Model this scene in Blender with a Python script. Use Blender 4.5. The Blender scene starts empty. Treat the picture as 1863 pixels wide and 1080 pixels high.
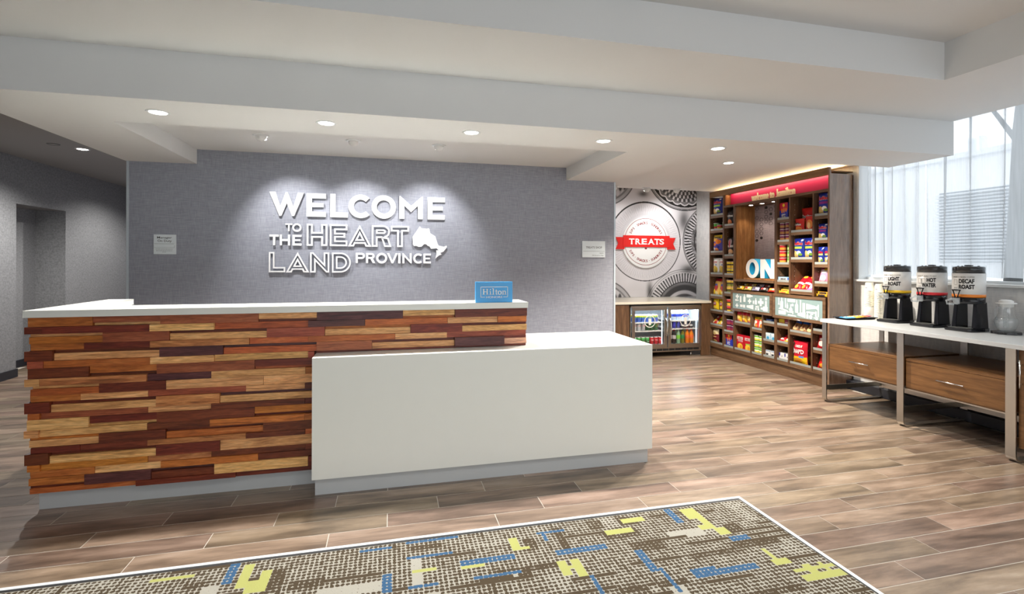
import bpy, bmesh, math, random
import numpy as np
from mathutils import Matrix, Vector, geometry

random.seed(7)
S = bpy.context.scene
COL = S.collection
PI = math.pi

# ---------------------------------------------------------------- camera
CAM_H = 1.45
F_PX, CX, CY, W_PX, H_PX = 909.0, 931.5, 475.96, 1863.0, 1080.0
th = math.atan(220.5 / 909.0)
roll = 0.003
fw = Vector((math.sin(th), math.cos(th), 0))
rt = Vector((math.cos(th), -math.sin(th), roll)).normalized()
up = rt.cross(fw)
cd = bpy.data.cameras.new('camera')
cam = bpy.data.objects.new('camera', cd)
COL.objects.link(cam)
cd.sensor_fit = 'HORIZONTAL'
cd.sensor_width = 36.0
cd.lens = F_PX / W_PX * 36.0
cd.shift_y = -(H_PX / 2 - CY) / W_PX
cd.clip_start = 0.05
cd.clip_end = 200
cam.matrix_world = Matrix(((rt.x, up.x, -fw.x, 0), (rt.y, up.y, -fw.y, 0), (rt.z, up.z, -fw.z, CAM_H), (0, 0, 0, 1)))
S.camera = cam

# ---------------------------------------------------------------- world, exposure
S.view_settings.view_transform = 'Standard'
S.view_settings.look = 'None'
S.view_settings.gamma = 1.0
S.view_settings.use_curve_mapping = False
S.view_settings.exposure = 1.25
S.cycles.use_denoising = True
S.cycles.max_bounces = 8
S.cycles.diffuse_bounces = 4
S.cycles.glossy_bounces = 3
S.cycles.transmission_bounces = 4
S.cycles.transparent_max_bounces = 12
S.cycles.use_adaptive_sampling = True
S.cycles.adaptive_threshold = 0.03
S.cycles.sample_clamp_indirect = 6.0
S.cycles.caustics_reflective = False
S.cycles.caustics_refractive = False
wd = bpy.data.worlds.new('world')
S.world = wd
wd.use_nodes = True
bg = wd.node_tree.nodes['Background']
bg.inputs[0].default_value = (0.91, 0.96, 1.0, 1)      # even overcast sky
bg.inputs[1].default_value = 0.92
LAMP = 4.0                                             # one dial for all interior lamps


# ---------------------------------------------------------------- materials
def lin(c):
    return tuple(((v / 255) / 12.92 if v / 255 <= 0.04045 else ((v / 255 + 0.055) / 1.055) ** 2.4) for v in c[:3]) + (1,)


MATS = {}


def nodes(m):
    nt = m.node_tree
    return nt, nt.nodes, nt.links, nt.nodes['Principled BSDF']


def new_mat(name):
    m = bpy.data.materials.new(name)
    m.use_nodes = True
    MATS[name] = m
    return m


def plain(name, rgb, rough=0.5, metal=0.0, spec=0.5, vary=0.06, scale=30.0, bump=0.0, emit=None, es=0.0, coat=0.0):
    """one colour with a faint procedural mottling"""
    if name in MATS:
        return MATS[name]
    m = new_mat(name)
    nt, N, L, b = nodes(m)
    c = lin(rgb)
    b.inputs['Base Color'].default_value = c
    b.inputs['Roughness'].default_value = rough
    b.inputs['Metallic'].default_value = metal
    b.inputs['Specular IOR Level'].default_value = spec
    if coat:
        b.inputs['Coat Weight'].default_value = coat
    if emit:
        b.inputs['Emission Color'].default_value = lin(emit)
        b.inputs['Emission Strength'].default_value = es
    if vary:
        g = N.new('ShaderNodeNewGeometry')
        t = N.new('ShaderNodeTexNoise')
        t.inputs['Scale'].default_value = scale
        t.inputs['Detail'].default_value = 3
        r = N.new('ShaderNodeMapRange')
        r.inputs['To Min'].default_value = 1 - vary
        r.inputs['To Max'].default_value = 1 + vary
        mx = N.new('ShaderNodeMix')
        mx.data_type = 'RGBA'
        mx.blend_type = 'MULTIPLY'
        mx.inputs[0].default_value = 1
        mx.inputs[6].default_value = c
        L.new(g.outputs['Position'], t.inputs['Vector'])
        L.new(t.outputs[0], r.inputs[0])
        L.new(r.outputs[0], mx.inputs[7])
        L.new(mx.outputs[2], b.inputs['Base Color'])
        if bump:
            bp = N.new('ShaderNodeBump')
            bp.inputs['Strength'].default_value = bump
            bp.inputs['Distance'].default_value = 0.002
            L.new(t.outputs[0], bp.inputs['Height'])
            L.new(bp.outputs[0], b.inputs['Normal'])
    return m


def ramp_mat(name, stops, stretch, scale, rough=0.45, spec=0.5, rnd=0.0, detail=6, bump=0.15, distort=0.6, hue_rnd=0.0, coat=0.0, fine=0.25):
    """wood-like grain: noise stretched along one axis -> colour ramp; per-object random offset and brightness"""
    m = new_mat(name)
    nt, N, L, b = nodes(m)
    g = N.new('ShaderNodeNewGeometry')
    oi = N.new('ShaderNodeObjectInfo')
    mul = N.new('ShaderNodeVectorMath'); mul.operation = 'MULTIPLY'
    mul.inputs[1].default_value = stretch
    off = N.new('ShaderNodeVectorMath'); off.operation = 'SCALE'
    off.inputs[0].default_value = (17.3, 9.1, 23.7)
    add = N.new('ShaderNodeVectorMath'); add.operation = 'ADD'
    L.new(g.outputs['Position'], mul.inputs[0])
    L.new(oi.outputs['Random'], off.inputs['Scale'])
    L.new(mul.outputs[0], add.inputs[0])
    L.new(off.outputs[0], add.inputs[1])
    t = N.new('ShaderNodeTexNoise')
    t.inputs['Scale'].default_value = scale
    t.inputs['Detail'].default_value = detail
    t.inputs['Roughness'].default_value = 0.62
    t.inputs['Distortion'].default_value = distort
    L.new(add.outputs[0], t.inputs['Vector'])
    cr = N.new('ShaderNodeValToRGB')
    e = cr.color_ramp.elements
    while len(e) < len(stops):
        e.new(0.5)
    for k, (p, c) in enumerate(stops):
        e[k].position = p
        e[k].color = lin(c)
    L.new(t.outputs[0], cr.inputs[0])
    t2 = N.new('ShaderNodeTexNoise')
    t2.inputs['Scale'].default_value = scale * 6
    t2.inputs['Detail'].default_value = 2
    L.new(add.outputs[0], t2.inputs['Vector'])
    r = N.new('ShaderNodeMapRange')
    r.inputs['From Min'].default_value = 0.3
    r.inputs['From Max'].default_value = 0.7
    r.inputs['To Min'].default_value = 1 - fine
    r.inputs['To Max'].default_value = 1 + fine * 0.6
    L.new(t2.outputs[0], r.inputs[0])
    mx = N.new('ShaderNodeMix'); mx.data_type = 'RGBA'; mx.blend_type = 'MULTIPLY'; mx.inputs[0].default_value = 1
    L.new(cr.outputs[0], mx.inputs[6]); L.new(r.outputs[0], mx.inputs[7])
    hs = N.new('ShaderNodeHueSaturation')
    L.new(mx.outputs[2], hs.inputs['Color'])
    if rnd:
        mr = N.new('ShaderNodeMapRange')
        mr.inputs['To Min'].default_value = 1 - rnd
        mr.inputs['To Max'].default_value = 1 + rnd
        L.new(oi.outputs['Random'], mr.inputs[0]); L.new(mr.outputs[0], hs.inputs['Value'])
    if hue_rnd:
        fr = N.new('ShaderNodeMath'); fr.operation = 'MULTIPLY'; fr.inputs[1].default_value = 7.31
        f2 = N.new('ShaderNodeMath'); f2.operation = 'FRACT'
        m2 = N.new('ShaderNodeMapRange')
        m2.inputs['To Min'].default_value = 0.5 - hue_rnd; m2.inputs['To Max'].default_value = 0.5 + hue_rnd
        L.new(oi.outputs['Random'], fr.inputs[0]); L.new(fr.outputs[0], f2.inputs[0]); L.new(f2.outputs[0], m2.inputs[0])
        L.new(m2.outputs[0], hs.inputs['Hue'])
    L.new(hs.outputs[0], b.inputs['Base Color'])
    b.inputs['Roughness'].default_value = rough
    b.inputs['Specular IOR Level'].default_value = spec
    if coat:
        b.inputs['Coat Weight'].default_value = coat
        b.inputs['Coat Roughness'].default_value = 0.15
    if bump:
        bp = N.new('ShaderNodeBump'); bp.inputs['Strength'].default_value = bump; bp.inputs['Distance'].default_value = 0.001
        L.new(t.outputs[0], bp.inputs['Height']); L.new(bp.outputs[0], b.inputs['Normal'])
    return m


def weave_mat(name, c0, c1, ax, rough=0.75, s1=(260, 12), s2=(12, 260), spec=0.3, blotch=0.1):
    """linen wall covering: two crossed thread noises; ax = index of the horizontal axis on the wall"""
    m = new_mat(name)
    nt, N, L, b = nodes(m)
    g = N.new('ShaderNodeNewGeometry')
    outs = []
    for k, (h, v) in enumerate((s1, s2)):
        mul = N.new('ShaderNodeVectorMath'); mul.operation = 'MULTIPLY'
        vec = [h, h, v]
        mul.inputs[1].default_value = vec
        t = N.new('ShaderNodeTexNoise'); t.inputs['Scale'].default_value = 1.0; t.inputs['Detail'].default_value = 2
        L.new(g.outputs['Position'], mul.inputs[0]); L.new(mul.outputs[0], t.inputs['Vector'])
        outs.append(t)
    ad = N.new('ShaderNodeMath'); ad.operation = 'ADD'
    L.new(outs[0].outputs[0], ad.inputs[0]); L.new(outs[1].outputs[0], ad.inputs[1])
    bl = N.new('ShaderNodeTexNoise'); bl.inputs['Scale'].default_value = 5; bl.inputs['Detail'].default_value = 4
    L.new(g.outputs['Position'], bl.inputs['Vector'])
    ad2 = N.new('ShaderNodeMath'); ad2.operation = 'MULTIPLY_ADD'; ad2.inputs[1].default_value = blotch
    L.new(bl.outputs[0], ad2.inputs[0]); L.new(ad.outputs[0], ad2.inputs[2])
    r = N.new('ShaderNodeMapRange'); r.inputs['From Min'].default_value = 0.72 + blotch * .5; r.inputs['From Max'].default_value = 1.28 + blotch * .5
    L.new(ad2.outputs[0], r.inputs[0])
    mx = N.new('ShaderNodeMix'); mx.data_type = 'RGBA'
    mx.inputs[6].default_value = lin(c0); mx.inputs[7].default_value = lin(c1)
    L.new(r.outputs[0], mx.inputs[0]); L.new(mx.outputs[2], b.inputs['Base Color'])
    b.inputs['Roughness'].default_value = rough
    b.inputs['Specular IOR Level'].default_value = spec
    bp = N.new('ShaderNodeBump'); bp.inputs['Strength'].default_value = 0.2; bp.inputs['Distance'].default_value = 0.001
    L.new(ad.outputs[0], bp.inputs['Height']); L.new(bp.outputs[0], b.inputs['Normal'])
    return m


def glass_mat(name, tint=(255, 255, 255), refl=0.10, rough=0.02, body=0.0):
    """thin pane: transparent with a Fresnel-weighted gloss and an optional share of diffuse body"""
    m = new_mat(name)
    nt, N, L, b = nodes(m)
    out = N['Material Output']
    N.remove(b)
    tr = N.new('ShaderNodeBsdfTransparent'); tr.inputs[0].default_value = lin(tint)
    gl = N.new('ShaderNodeBsdfGlossy'); gl.inputs['Roughness'].default_value = rough
    lw = N.new('ShaderNodeLayerWeight')
    pw = N.new('ShaderNodeMath'); pw.operation = 'POWER'; pw.inputs[1].default_value = 4.0
    L.new(lw.outputs['Facing'], pw.inputs[0])
    mu = N.new('ShaderNodeMath'); mu.operation = 'MULTIPLY_ADD'; mu.inputs[1].default_value = 0.6; mu.inputs[2].default_value = refl * 0.3
    L.new(pw.outputs[0], mu.inputs[0])
    mx = N.new('ShaderNodeMixShader')
    L.new(mu.outputs[0], mx.inputs[0]); L.new(tr.outputs[0], mx.inputs[1]); L.new(gl.outputs[0], mx.inputs[2])
    last = mx
    if body:
        df = N.new('ShaderNodeBsdfDiffuse'); df.inputs[0].default_value = lin(tint)
        m2 = N.new('ShaderNodeMixShader'); m2.inputs[0].default_value = body
        L.new(mx.outputs[0], m2.inputs[1]); L.new(df.outputs[0], m2.inputs[2]); last = m2
    L.new(last.outputs[0], out.inputs[0])
    return m


def glow(name, rgb, strength):
    m = new_mat(name)
    nt, N, L, b = nodes(m)
    b.inputs['Base Color'].default_value = lin(rgb)
    b.inputs['Emission Color'].default_value = lin(rgb)
    b.inputs['Emission Strength'].default_value = strength
    return m


# paint and wall coverings
PAINT = plain('ceiling_paint', (219, 220, 220), 0.65, spec=0.3, vary=0.015, scale=3)
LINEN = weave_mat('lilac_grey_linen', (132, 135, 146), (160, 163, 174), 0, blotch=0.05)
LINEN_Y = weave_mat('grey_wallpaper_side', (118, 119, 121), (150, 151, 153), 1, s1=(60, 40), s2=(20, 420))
PALE_Y = weave_mat('pale_ribbed_wallpaper', (204, 205, 206), (224, 224, 223), 1, s1=(40, 12), s2=(14, 260))
PALE_X = weave_mat('pale_ribbed_wallpaper_back', (196, 197, 199), (222, 222, 222), 0, s1=(40, 12), s2=(14, 260))
WHITE_TRIM = plain('white_trim', (222, 226, 228), 0.4, vary=0.01)
CORNER = plain('corner_guard_metal', (196, 206, 214), 0.35, metal=0.3, vary=0.02)
BASE_DK = plain('charcoal_base', (38, 40, 47), 0.45, vary=0.1, scale=8)
GROUT = plain('grout', (196, 190, 180), 0.9, vary=0.05)
# floor
PLANK = ramp_mat('wood_look_tile', [(0.24, (66, 56, 48)), (0.42, (110, 93, 78)), (0.58, (144, 124, 106)), (0.8, (172, 154, 138))],
                 (0.9, 5.5, 1), 1.8, rough=0.3, spec=0.5, rnd=0.2, bump=0.03, distort=0.25, hue_rnd=0.014, fine=0.1)
# desk woods
def desk_wood(n, a, b_, c):
    return ramp_mat('desk_wood_' + n, [(0.25, a), (0.5, b_), (0.75, c)], (2.2, 14, 26), 1.5, rough=0.42, spec=0.4, rnd=0.12, bump=0.35, distort=1.1, hue_rnd=0.008, fine=0.3)
DW = {'O': desk_wood('orange', (128, 62, 26), (184, 98, 46), (206, 126, 68)),
      'R': desk_wood('red', (110, 50, 31), (156, 79, 51), (178, 102, 69)),
      'D': desk_wood('dark', (66, 26, 16), (110, 48, 28), (138, 68, 40)),
      'P': desk_wood('purple', (58, 30, 30), (88, 48, 46), (110, 66, 62)),
      'L': desk_wood('light', (150, 96, 52), (224, 166, 104), (244, 198, 140)),
      'G': desk_wood('golden', (138, 76, 26), (190, 113, 44), (212, 138, 64)),
      'M': desk_wood('mixed', (106, 58, 32), (186, 116, 68), (230, 166, 106)),
      'K': desk_wood('pink', (160, 106, 80), (212, 160, 126), (228, 184, 150))}
QUARTZ = plain('white_quartz', (226, 227, 220), 0.28, spec=0.5, vary=0.012, scale=12)
QUARTZ_C = plain('cream_quartz', (228, 222, 206), 0.22, spec=0.55, vary=0.012, scale=12)
KICK = plain('brushed_kick_plate', (190, 193, 194), 0.32, metal=0.2, vary=0.03, scale=6)
WALNUT = ramp_mat('walnut_veneer', [(0.25, (70, 48, 33)), (0.5, (104, 76, 54)), (0.75, (130, 99, 73))], (9, 9, 0.9), 2.4, rough=0.38, bump=0.05, distort=0.5, fine=0.2)
WALNUT_H = ramp_mat('walnut_veneer_cross', [(0.25, (78, 55, 38)), (0.5, (112, 84, 60)), (0.75, (136, 106, 79))], (9, 0.9, 12), 2.4, rough=0.4, bump=0.05, distort=0.5, fine=0.2)
TEAK = ramp_mat('warm_walnut_console', [(0.25, (84, 56, 30)), (0.5, (116, 80, 46)), (0.75, (138, 98, 60))], (9, 0.8, 12), 2.2, rough=0.36, bump=0.04, distort=0.5, fine=0.18)
LIT_WOOD = ramp_mat('warm_lit_veneer', [(0.25, (112, 70, 34)), (0.5, (150, 100, 54)), (0.75, (178, 128, 76))], (9, 9, 0.9), 2.4, rough=0.4, bump=0.05, distort=0.8, fine=0.22)  # veneer coloured the way the wood looks under warm light
# metals, plastics, glass
NICKEL = plain('brushed_nickel', (196, 192, 184), 0.32, metal=1.0, vary=0.04, scale=14)
STEEL = plain('stainless_steel', (186, 180, 172), 0.28, metal=1.0, vary=0.05, scale=9)
CHROME = plain('satin_chrome', (222, 222, 220), 0.2, metal=1.0, vary=0)
BLACK = plain('black_plastic', (20, 21, 26), 0.16, spec=0.5, vary=0.0)
BLACK_M = plain('black_matte', (24, 24, 26), 0.6, vary=0.1)
DARK = plain('dark_cavity', (30, 24, 20), 0.8, vary=0.1)
WHITE_P = plain('white_plastic', (238, 238, 236), 0.35, vary=0.01)
STRIP = plain('price_strip', (152, 158, 155), 0.3, vary=0.03)
GLASS = glass_mat('clear_glass', refl=0.2)
GLASS_W = glass_mat('window_glass', refl=0.05)
ACRYL = glass_mat('clear_acrylic', (250, 252, 253), refl=0.10, rough=0.05, body=0.02)
WATER = glass_mat('water', (252, 254, 255), refl=0.12, rough=0.02, body=0.02)
FROST = plain('frosted_glass', (138, 162, 163), 0.3, spec=0.5, vary=0.03, scale=5)


def C(rgb, rough=0.4, spec=0.5):
    """plain print / packaging colour"""
    return plain('print_%d_%d_%d_%d' % (rgb[0], rgb[1], rgb[2], int(rough * 100)), rgb, rough, spec=spec, vary=0.03, scale=60)


# ---------------------------------------------------------------- mesh building
class MB:
    def __init__(s):
        s.v, s.f, s.m, s.mats, s.sm = [], [], [], [], []

    def mi(s, mat):
        if mat is None:
            return 0
        if mat not in s.mats:
            s.mats.append(mat)
        return s.mats.index(mat)

    def quad(s, a, b, c, d, mat=None, smooth=False):
        n = len(s.v); s.v += [a, b, c, d]; s.f.append((n, n + 1, n + 2, n + 3)); s.m.append(s.mi(mat)); s.sm.append(smooth)

    def box(s, x0, x1, y0, y1, z0, z1, mat=None):
        x0, x1 = sorted((x0, x1)); y0, y1 = sorted((y0, y1)); z0, z1 = sorted((z0, z1))
        n = len(s.v); k = s.mi(mat)
        s.v += [(x0, y0, z0), (x1, y0, z0), (x1, y1, z0), (x0, y1, z0), (x0, y0, z1), (x1, y0, z1), (x1, y1, z1), (x0, y1, z1)]
        for q in ((0, 3, 2, 1), (4, 5, 6, 7), (0, 1, 5, 4), (1, 2, 6, 5), (2, 3, 7, 6), (3, 0, 4, 7)):
            s.f.append(tuple(n + i for i in q)); s.m.append(k); s.sm.append(False)
        return s

    def lathe(s, cx, cy, prof, n=20, mat=None, mats=None, cap=True, smooth=True, a0=0.0, a1=2 * PI):
        """prof: [(r, z)] bottom to top; mats: one material per segment"""
        base = len(s.v); full = abs(a1 - a0 - 2 * PI) < 1e-6
        cols = n if full else n + 1
        for r, z in prof:
            for i in range(cols):
                a = a0 + (a1 - a0) * i / n
                s.v.append((cx + r * math.cos(a), cy + r * math.sin(a), z))
        for j in range(len(prof) - 1):
            k = s.mi(mats[j] if mats else mat)
            for i in range(n):
                i2 = (i + 1) % cols
                s.f.append((base + j * cols + i, base + j * cols + i2, base + (j + 1) * cols + i2, base + (j + 1) * cols + i))
                s.m.append(k); s.sm.append(smooth)
        if cap and full:
            if prof[0][0] > 1e-4:
                s.f.append(tuple(base + i for i in reversed(range(n)))); s.m.append(s.mi(mats[0] if mats else mat)); s.sm.append(False)
            if prof[-1][0] > 1e-4:
                t = base + (len(prof) - 1) * cols
                s.f.append(tuple(t + i for i in range(n))); s.m.append(s.mi(mats[-1] if mats else mat)); s.sm.append(False)
        return s

    def tube(s, pts, r, n=8, mat=None, cap=True):
        k = s.mi(mat); base = len(s.v); P = [Vector(p) for p in pts]
        for i, p in enumerate(P):
            d = (P[min(i + 1, len(P) - 1)] - P[max(i - 1, 0)]).normalized()
            h = Vector((0, 0, 1)) if abs(d.z) < 0.9 else Vector((1, 0, 0))
            a = d.cross(h).normalized(); b = d.cross(a).normalized()
            rr = r[i] if isinstance(r, (list, tuple)) else r
            for j in range(n):
                t = 2 * PI * j / n
                s.v.append(tuple(p + a * (rr * math.cos(t)) + b * (rr * math.sin(t))))
        for i in range(len(P) - 1):
            for j in range(n):
                j2 = (j + 1) % n
                s.f.append((base + i * n + j, base + i * n + j2, base + (i + 1) * n + j2, base + (i + 1) * n + j)); s.m.append(k); s.sm.append(True)
        if cap:
            s.f.append(tuple(base + j for j in reversed(range(n)))); s.m.append(k); s.sm.append(False)
            t = base + (len(P) - 1) * n
            s.f.append(tuple(t + j for j in range(n))); s.m.append(k); s.sm.append(False)
        return s

    def poly(s, loops, place, d, mat=None, side=None):
        """extrude 2D loops (outer first, then holes); place(u, v, w) -> 3D with w from 0 to d; front cap at w = d"""
        L3 = [[Vector((p[0], p[1], 0)) for p in lp] for lp in loops]
        tris = geometry.tessellate_polygon(L3)
        flat = [p for lp in loops for p in lp]
        base = len(s.v); k = s.mi(mat); ks = s.mi(side or mat)
        for w in (d, 0):
            s.v += [tuple(place(p[0], p[1], w)) for p in flat]
        n = len(flat)
        for t in tris:
            a, b, c = (flat[i] for i in t)
            ar = (b[0] - a[0]) * (c[1] - a[1]) - (b[1] - a[1]) * (c[0] - a[0])
            t = t if ar > 0 else (t[0], t[2], t[1])
            s.f.append(tuple(base + i for i in t)); s.m.append(k); s.sm.append(False)
            s.f.append(tuple(base + n + i for i in reversed(t))); s.m.append(k); s.sm.append(False)
        o = 0
        for lp in loops:
            for i in range(len(lp)):
                j = (i + 1) % len(lp)
                s.f.append((base + o + i, base + o + j, base + n + o + j, base + n + o + i)); s.m.append(ks); s.sm.append(False)
            o += len(lp)
        return s

    def add(s, verts, faces, place, mat=None):
        base = len(s.v); k = s.mi(mat)
        s.v += [tuple(place(*p)) for p in verts]
        for f in faces:
            s.f.append(tuple(base + i for i in f)); s.m.append(k); s.sm.append(False)
        return s

    def mesh(s, name, mat=None, off=(0, 0, 0)):
        me = bpy.data.meshes.new(name)
        me.from_pydata([(a - off[0], b - off[1], c - off[2]) for a, b, c in s.v], [], s.f)
        if s.mats:
            for q in s.mats:
                me.materials.append(q)
            me.polygons.foreach_set('material_index', s.m)
        elif mat:
            me.materials.append(mat)
        me.polygons.foreach_set('use_smooth', s.sm)
        me.update()
        return me

    def build(s, name, mat=None, parent=None, bevel=0.0, fix=False, at=None, seg=2):
        off = at if at else (wloc(parent) if parent else (0, 0, 0))
        me = s.mesh(name, mat, off)
        if fix:
            bm = bmesh.new(); bm.from_mesh(me); bmesh.ops.recalc_face_normals(bm, faces=bm.faces); bm.to_mesh(me); bm.free()
        o = bpy.data.objects.new(name, me)
        COL.objects.link(o)
        if parent:
            o.parent = parent
            if at:
                w = wloc(parent); o.location = (at[0] - w[0], at[1] - w[1], at[2] - w[2])
        elif at:
            o.location = at
        if bevel:
            b = o.modifiers.new('bevel', 'BEVEL'); b.width = bevel; b.segments = seg; b.limit_method = 'ANGLE'; b.angle_limit = 0.6
            b.harden_normals = False
        return o


def wloc(o):
    p = Vector((0, 0, 0))
    while o:
        p = p + o.location; o = o.parent
    return p


def tag(o, label=None, cat=None, group=None, kind=None):
    if label: o['label'] = label
    if cat: o['category'] = cat
    if group: o['group'] = group
    if kind: o['kind'] = kind
    return o


def thing(name, loc, label, cat, group=None, rz=0.0):
    o = bpy.data.objects.new(name, None)
    COL.objects.link(o)
    o.location = loc; o.rotation_euler.z = rz
    o.empty_display_size = 0.05
    return tag(o, label, cat, group)


def copy_tree(o, parent=None):
    c = o.copy(); COL.objects.link(c)
    if parent: c.parent = parent
    for ch in o.children:
        copy_tree(ch, c)
    return c


def structure(name, mb, mat, **k):
    return tag(mb.build(name, mat, **k), kind='structure')


def circle(cx, cy, r, n=32, a0=0.0, a1=2 * PI, rx=None):
    full = abs(a1 - a0 - 2 * PI) < 1e-6
    m = n if full else n + 1
    return [(cx + (rx or r) * math.cos(a0 + (a1 - a0) * i / n), cy + r * math.sin(a0 + (a1 - a0) * i / n)) for i in range(m)]


_TXT = {}


def text2d(s, bold=0.0):
    """2D triangulated lettering from the built-in font: verts (cap height ~0.7), faces, width"""
    key = (s, bold)
    if key in _TXT:
        return _TXT[key]
    cu = bpy.data.curves.new('lettering', 'FONT')
    cu.body = s; cu.size = 1.0; cu.resolution_u = 3; cu.offset = bold; cu.fill_mode = 'FRONT'
    o = bpy.data.objects.new('lettering', cu)
    me = bpy.data.meshes.new_from_object(o)
    v = [(p.co.x, p.co.y) for p in me.vertices]
    f = [tuple(p.vertices) for p in me.polygons]
    bpy.data.objects.remove(o); bpy.data.curves.remove(cu); bpy.data.meshes.remove(me)
    if v:
        x0 = min(p[0] for p in v); x1 = max(p[0] for p in v); y0 = min(p[1] for p in v); y1 = max(p[1] for p in v)
    else:
        x0 = x1 = y0 = y1 = 0
    _TXT[key] = (v, f, x0, x1, y0, y1)
    return _TXT[key]


def put_text(mb, s, place, u0, u1, v0, v1, mat=None, bold=0.0, w=0.0):
    """fit a line of lettering into the rectangle [u0,u1] x [v0,v1]; place(u, v, w) -> 3D"""
    v, f, x0, x1, y0, y1 = text2d(s, bold)
    if not v: return
    sx = (u1 - u0) / max(x1 - x0, 1e-6); sy = (v1 - v0) / max(y1 - y0, 1e-6)
    mb.add([(u0 + (a - x0) * sx, v0 + (b - y0) * sy, w) for a, b in v], f, place, mat)


# ---------------------------------------------------------------- lamps
def spot(name, loc, aim, watts, angle, parent=None, color=(1, 0.965, 0.92), blend=0.6, size=0.04):
    ld = bpy.data.lights.new(name, 'SPOT')
    ld.energy = watts * LAMP; ld.spot_size = math.radians(angle); ld.spot_blend = blend; ld.color = color; ld.shadow_soft_size = size
    o = bpy.data.objects.new(name, ld); COL.objects.link(o)
    d = Vector(aim) - Vector(loc)
    o.rotation_euler = d.to_track_quat('-Z', 'Y').to_euler()
    o.location = Vector(loc) - (wloc(parent) if parent else Vector())
    if parent: o.parent = parent
    return o


def strip_light(name, loc, sx, sy, rot, watts, color, parent=None):
    ld = bpy.data.lights.new(name, 'AREA')
    ld.shape = 'RECTANGLE'; ld.size = sx; ld.size_y = sy; ld.energy = watts * LAMP; ld.color = color
    o = bpy.data.objects.new(name, ld); COL.objects.link(o)
    o.location = Vector(loc) - (wloc(parent) if parent else Vector()); o.rotation_euler = rot
    if parent: o.parent = parent
    return o


# ---------------------------------------------------------------- room shell (metres; X along the reception wall, Y away from the camera)
ZB, ZU, ZV, ZT, ZR, ZC = 2.45, 2.763, 3.034, 2.58, 2.60, 2.745   # soffit, lobby ceiling, lobby tray, shop ceiling, reception tray, corridor
XL, XR, YW, YF, YB = -4.536, 5.24, 5.78, 7.80, -4.0              # left wall, right wall, reception wall, far wall, open end behind the camera

floor = structure('floor', MB().box(XL - .5, XR + .2, YB, 10.6, -0.12, -0.0012), GROUT)

# floor planks, 0.90 x 0.1485, running along X, stepping by a third
PW, PL, G = 0.1485, 0.90, 0.0045
GY = 0.0052
pm = MB().box(-(PL - G) / 2, (PL - G) / 2, -(PW - GY) / 2, (PW - GY) / 2, -0.006, 0).mesh('plank', PLANK)
offs = (0.585, 0.885, 0.28)
cand = []
for k in range(-30, 52):
    yc = 2.667 + PW * (k + 0.5)
    if not (YB < yc < 10.4): continue
    i0 = int((XL - 0.4) / PL) - 2
    for i in range(i0, 9):
        xc = offs[k % 3] + PL * (i + 0.5)
        if xc < XL - 0.55 or xc > XR + 0.2: continue
        d = (xc * fw.x + yc * fw.y)
        vis = False; share = 0
        if d > 0.8:
            u = CX + F_PX * (xc * rt.x + yc * rt.y) / d; v = CY + F_PX * CAM_H / d
            vis = -250 < u < 2100 and v < 1110
            hid = (xc < 1.65 and yc < 2.6) or (-0.2 < xc < 1.5 and 3.4 < yc < 7.8) or (-1.8 < xc < 0 and 3.55 < yc < 9) or yc > YF + .1 and xc > -2.5
            vis = vis and not hid
            share = F_PX * F_PX * CAM_H / d ** 3
        cand.append((not vis, -share, xc, yc))
cand.sort()
for n, (hid, sh, xc, yc) in enumerate(cand):
    if hid or n >= 300: break
    o = bpy.data.objects.new('plank', pm); COL.objects.link(o); o.location = (xc, yc, 0); o.parent = floor
rest = MB()
for hid, sh, xc, yc in cand[n:]:
    rest.box(xc - (PL - G) / 2, xc + (PL - G) / 2, yc - (PW - GY) / 2, yc + (PW - GY) / 2, -0.006, 0)
tag(rest.build('remaining_planks', PLANK, floor), kind='stuff')

# walls
structure('wall_center', MB().box(-2.572, 2.722, YW, 10.4, 0, ZU + .3), LINEN)
structure('wall_back', MB().box(2.722, XR + .2, YF, YF + .15, 0, 3.2), PALE_X)
w = MB()
w.box(XR, XR + .18, 4.665, YF, 0, 3.2)
w.box(XR, XR + .18, YB, 4.665, 0, 1.238)
w.box(XR, XR + .18, YB, 4.665, 2.95, 3.2)
w.box(XR, XR + .18, YB, -1.6, 1.238, 2.95)
structure('wall_right', w, PALE_Y)
w = MB()
w.box(XL - .46, XL, YB, 7.505, 0, 3.2)
w.box(XL - .46, XL, 8.478, 10.6, 0, 3.2)
w.box(XL - .46, XL, 7.505, 8.478, 2.157, 3.2)
w.box(XL - .46, XL - .364, 7.505, 8.478, 0, 2.157)
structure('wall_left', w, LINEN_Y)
structure('wall_light_block', MB().box(XL - .46, -2.6, YB - .15, YB, 0, 3.2), LINEN)  # unseen partial wall, added to keep light off the left side
structure('wall_corridor', MB().box(XL - .46, -2.5, 10.4, 10.6, 0, 3.2), LINEN)
for n, x in enumerate((-2.577, 2.712)):
    structure('trim_%d' % (n + 1), MB().box(x, x + .022, YW - .006, YW + .03, 0, ZB), CORNER)
w = MB()
for y0, y1 in ((YB, 7.505), (8.478, 10.4)):
    w.box(XL, XL + .014, y0, y1, 0, .10); w.box(XL, XL + .02, y0, y1, 0, .012)
w.box(XL - .364, XL - .35, 7.505, 8.478, 0, .10)
w.box(XL - .364, XL + .014, 7.505, 7.519, 0, .10)
w.box(XL - .364, XL + .014, 8.464, 8.478, 0, .10)
structure('baseboard_left', w, BASE_DK)
structure('baseboard_right', MB().box(5.12, XR, YB, 4.72, 0, .10), BASE_DK, bevel=.006)

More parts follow.
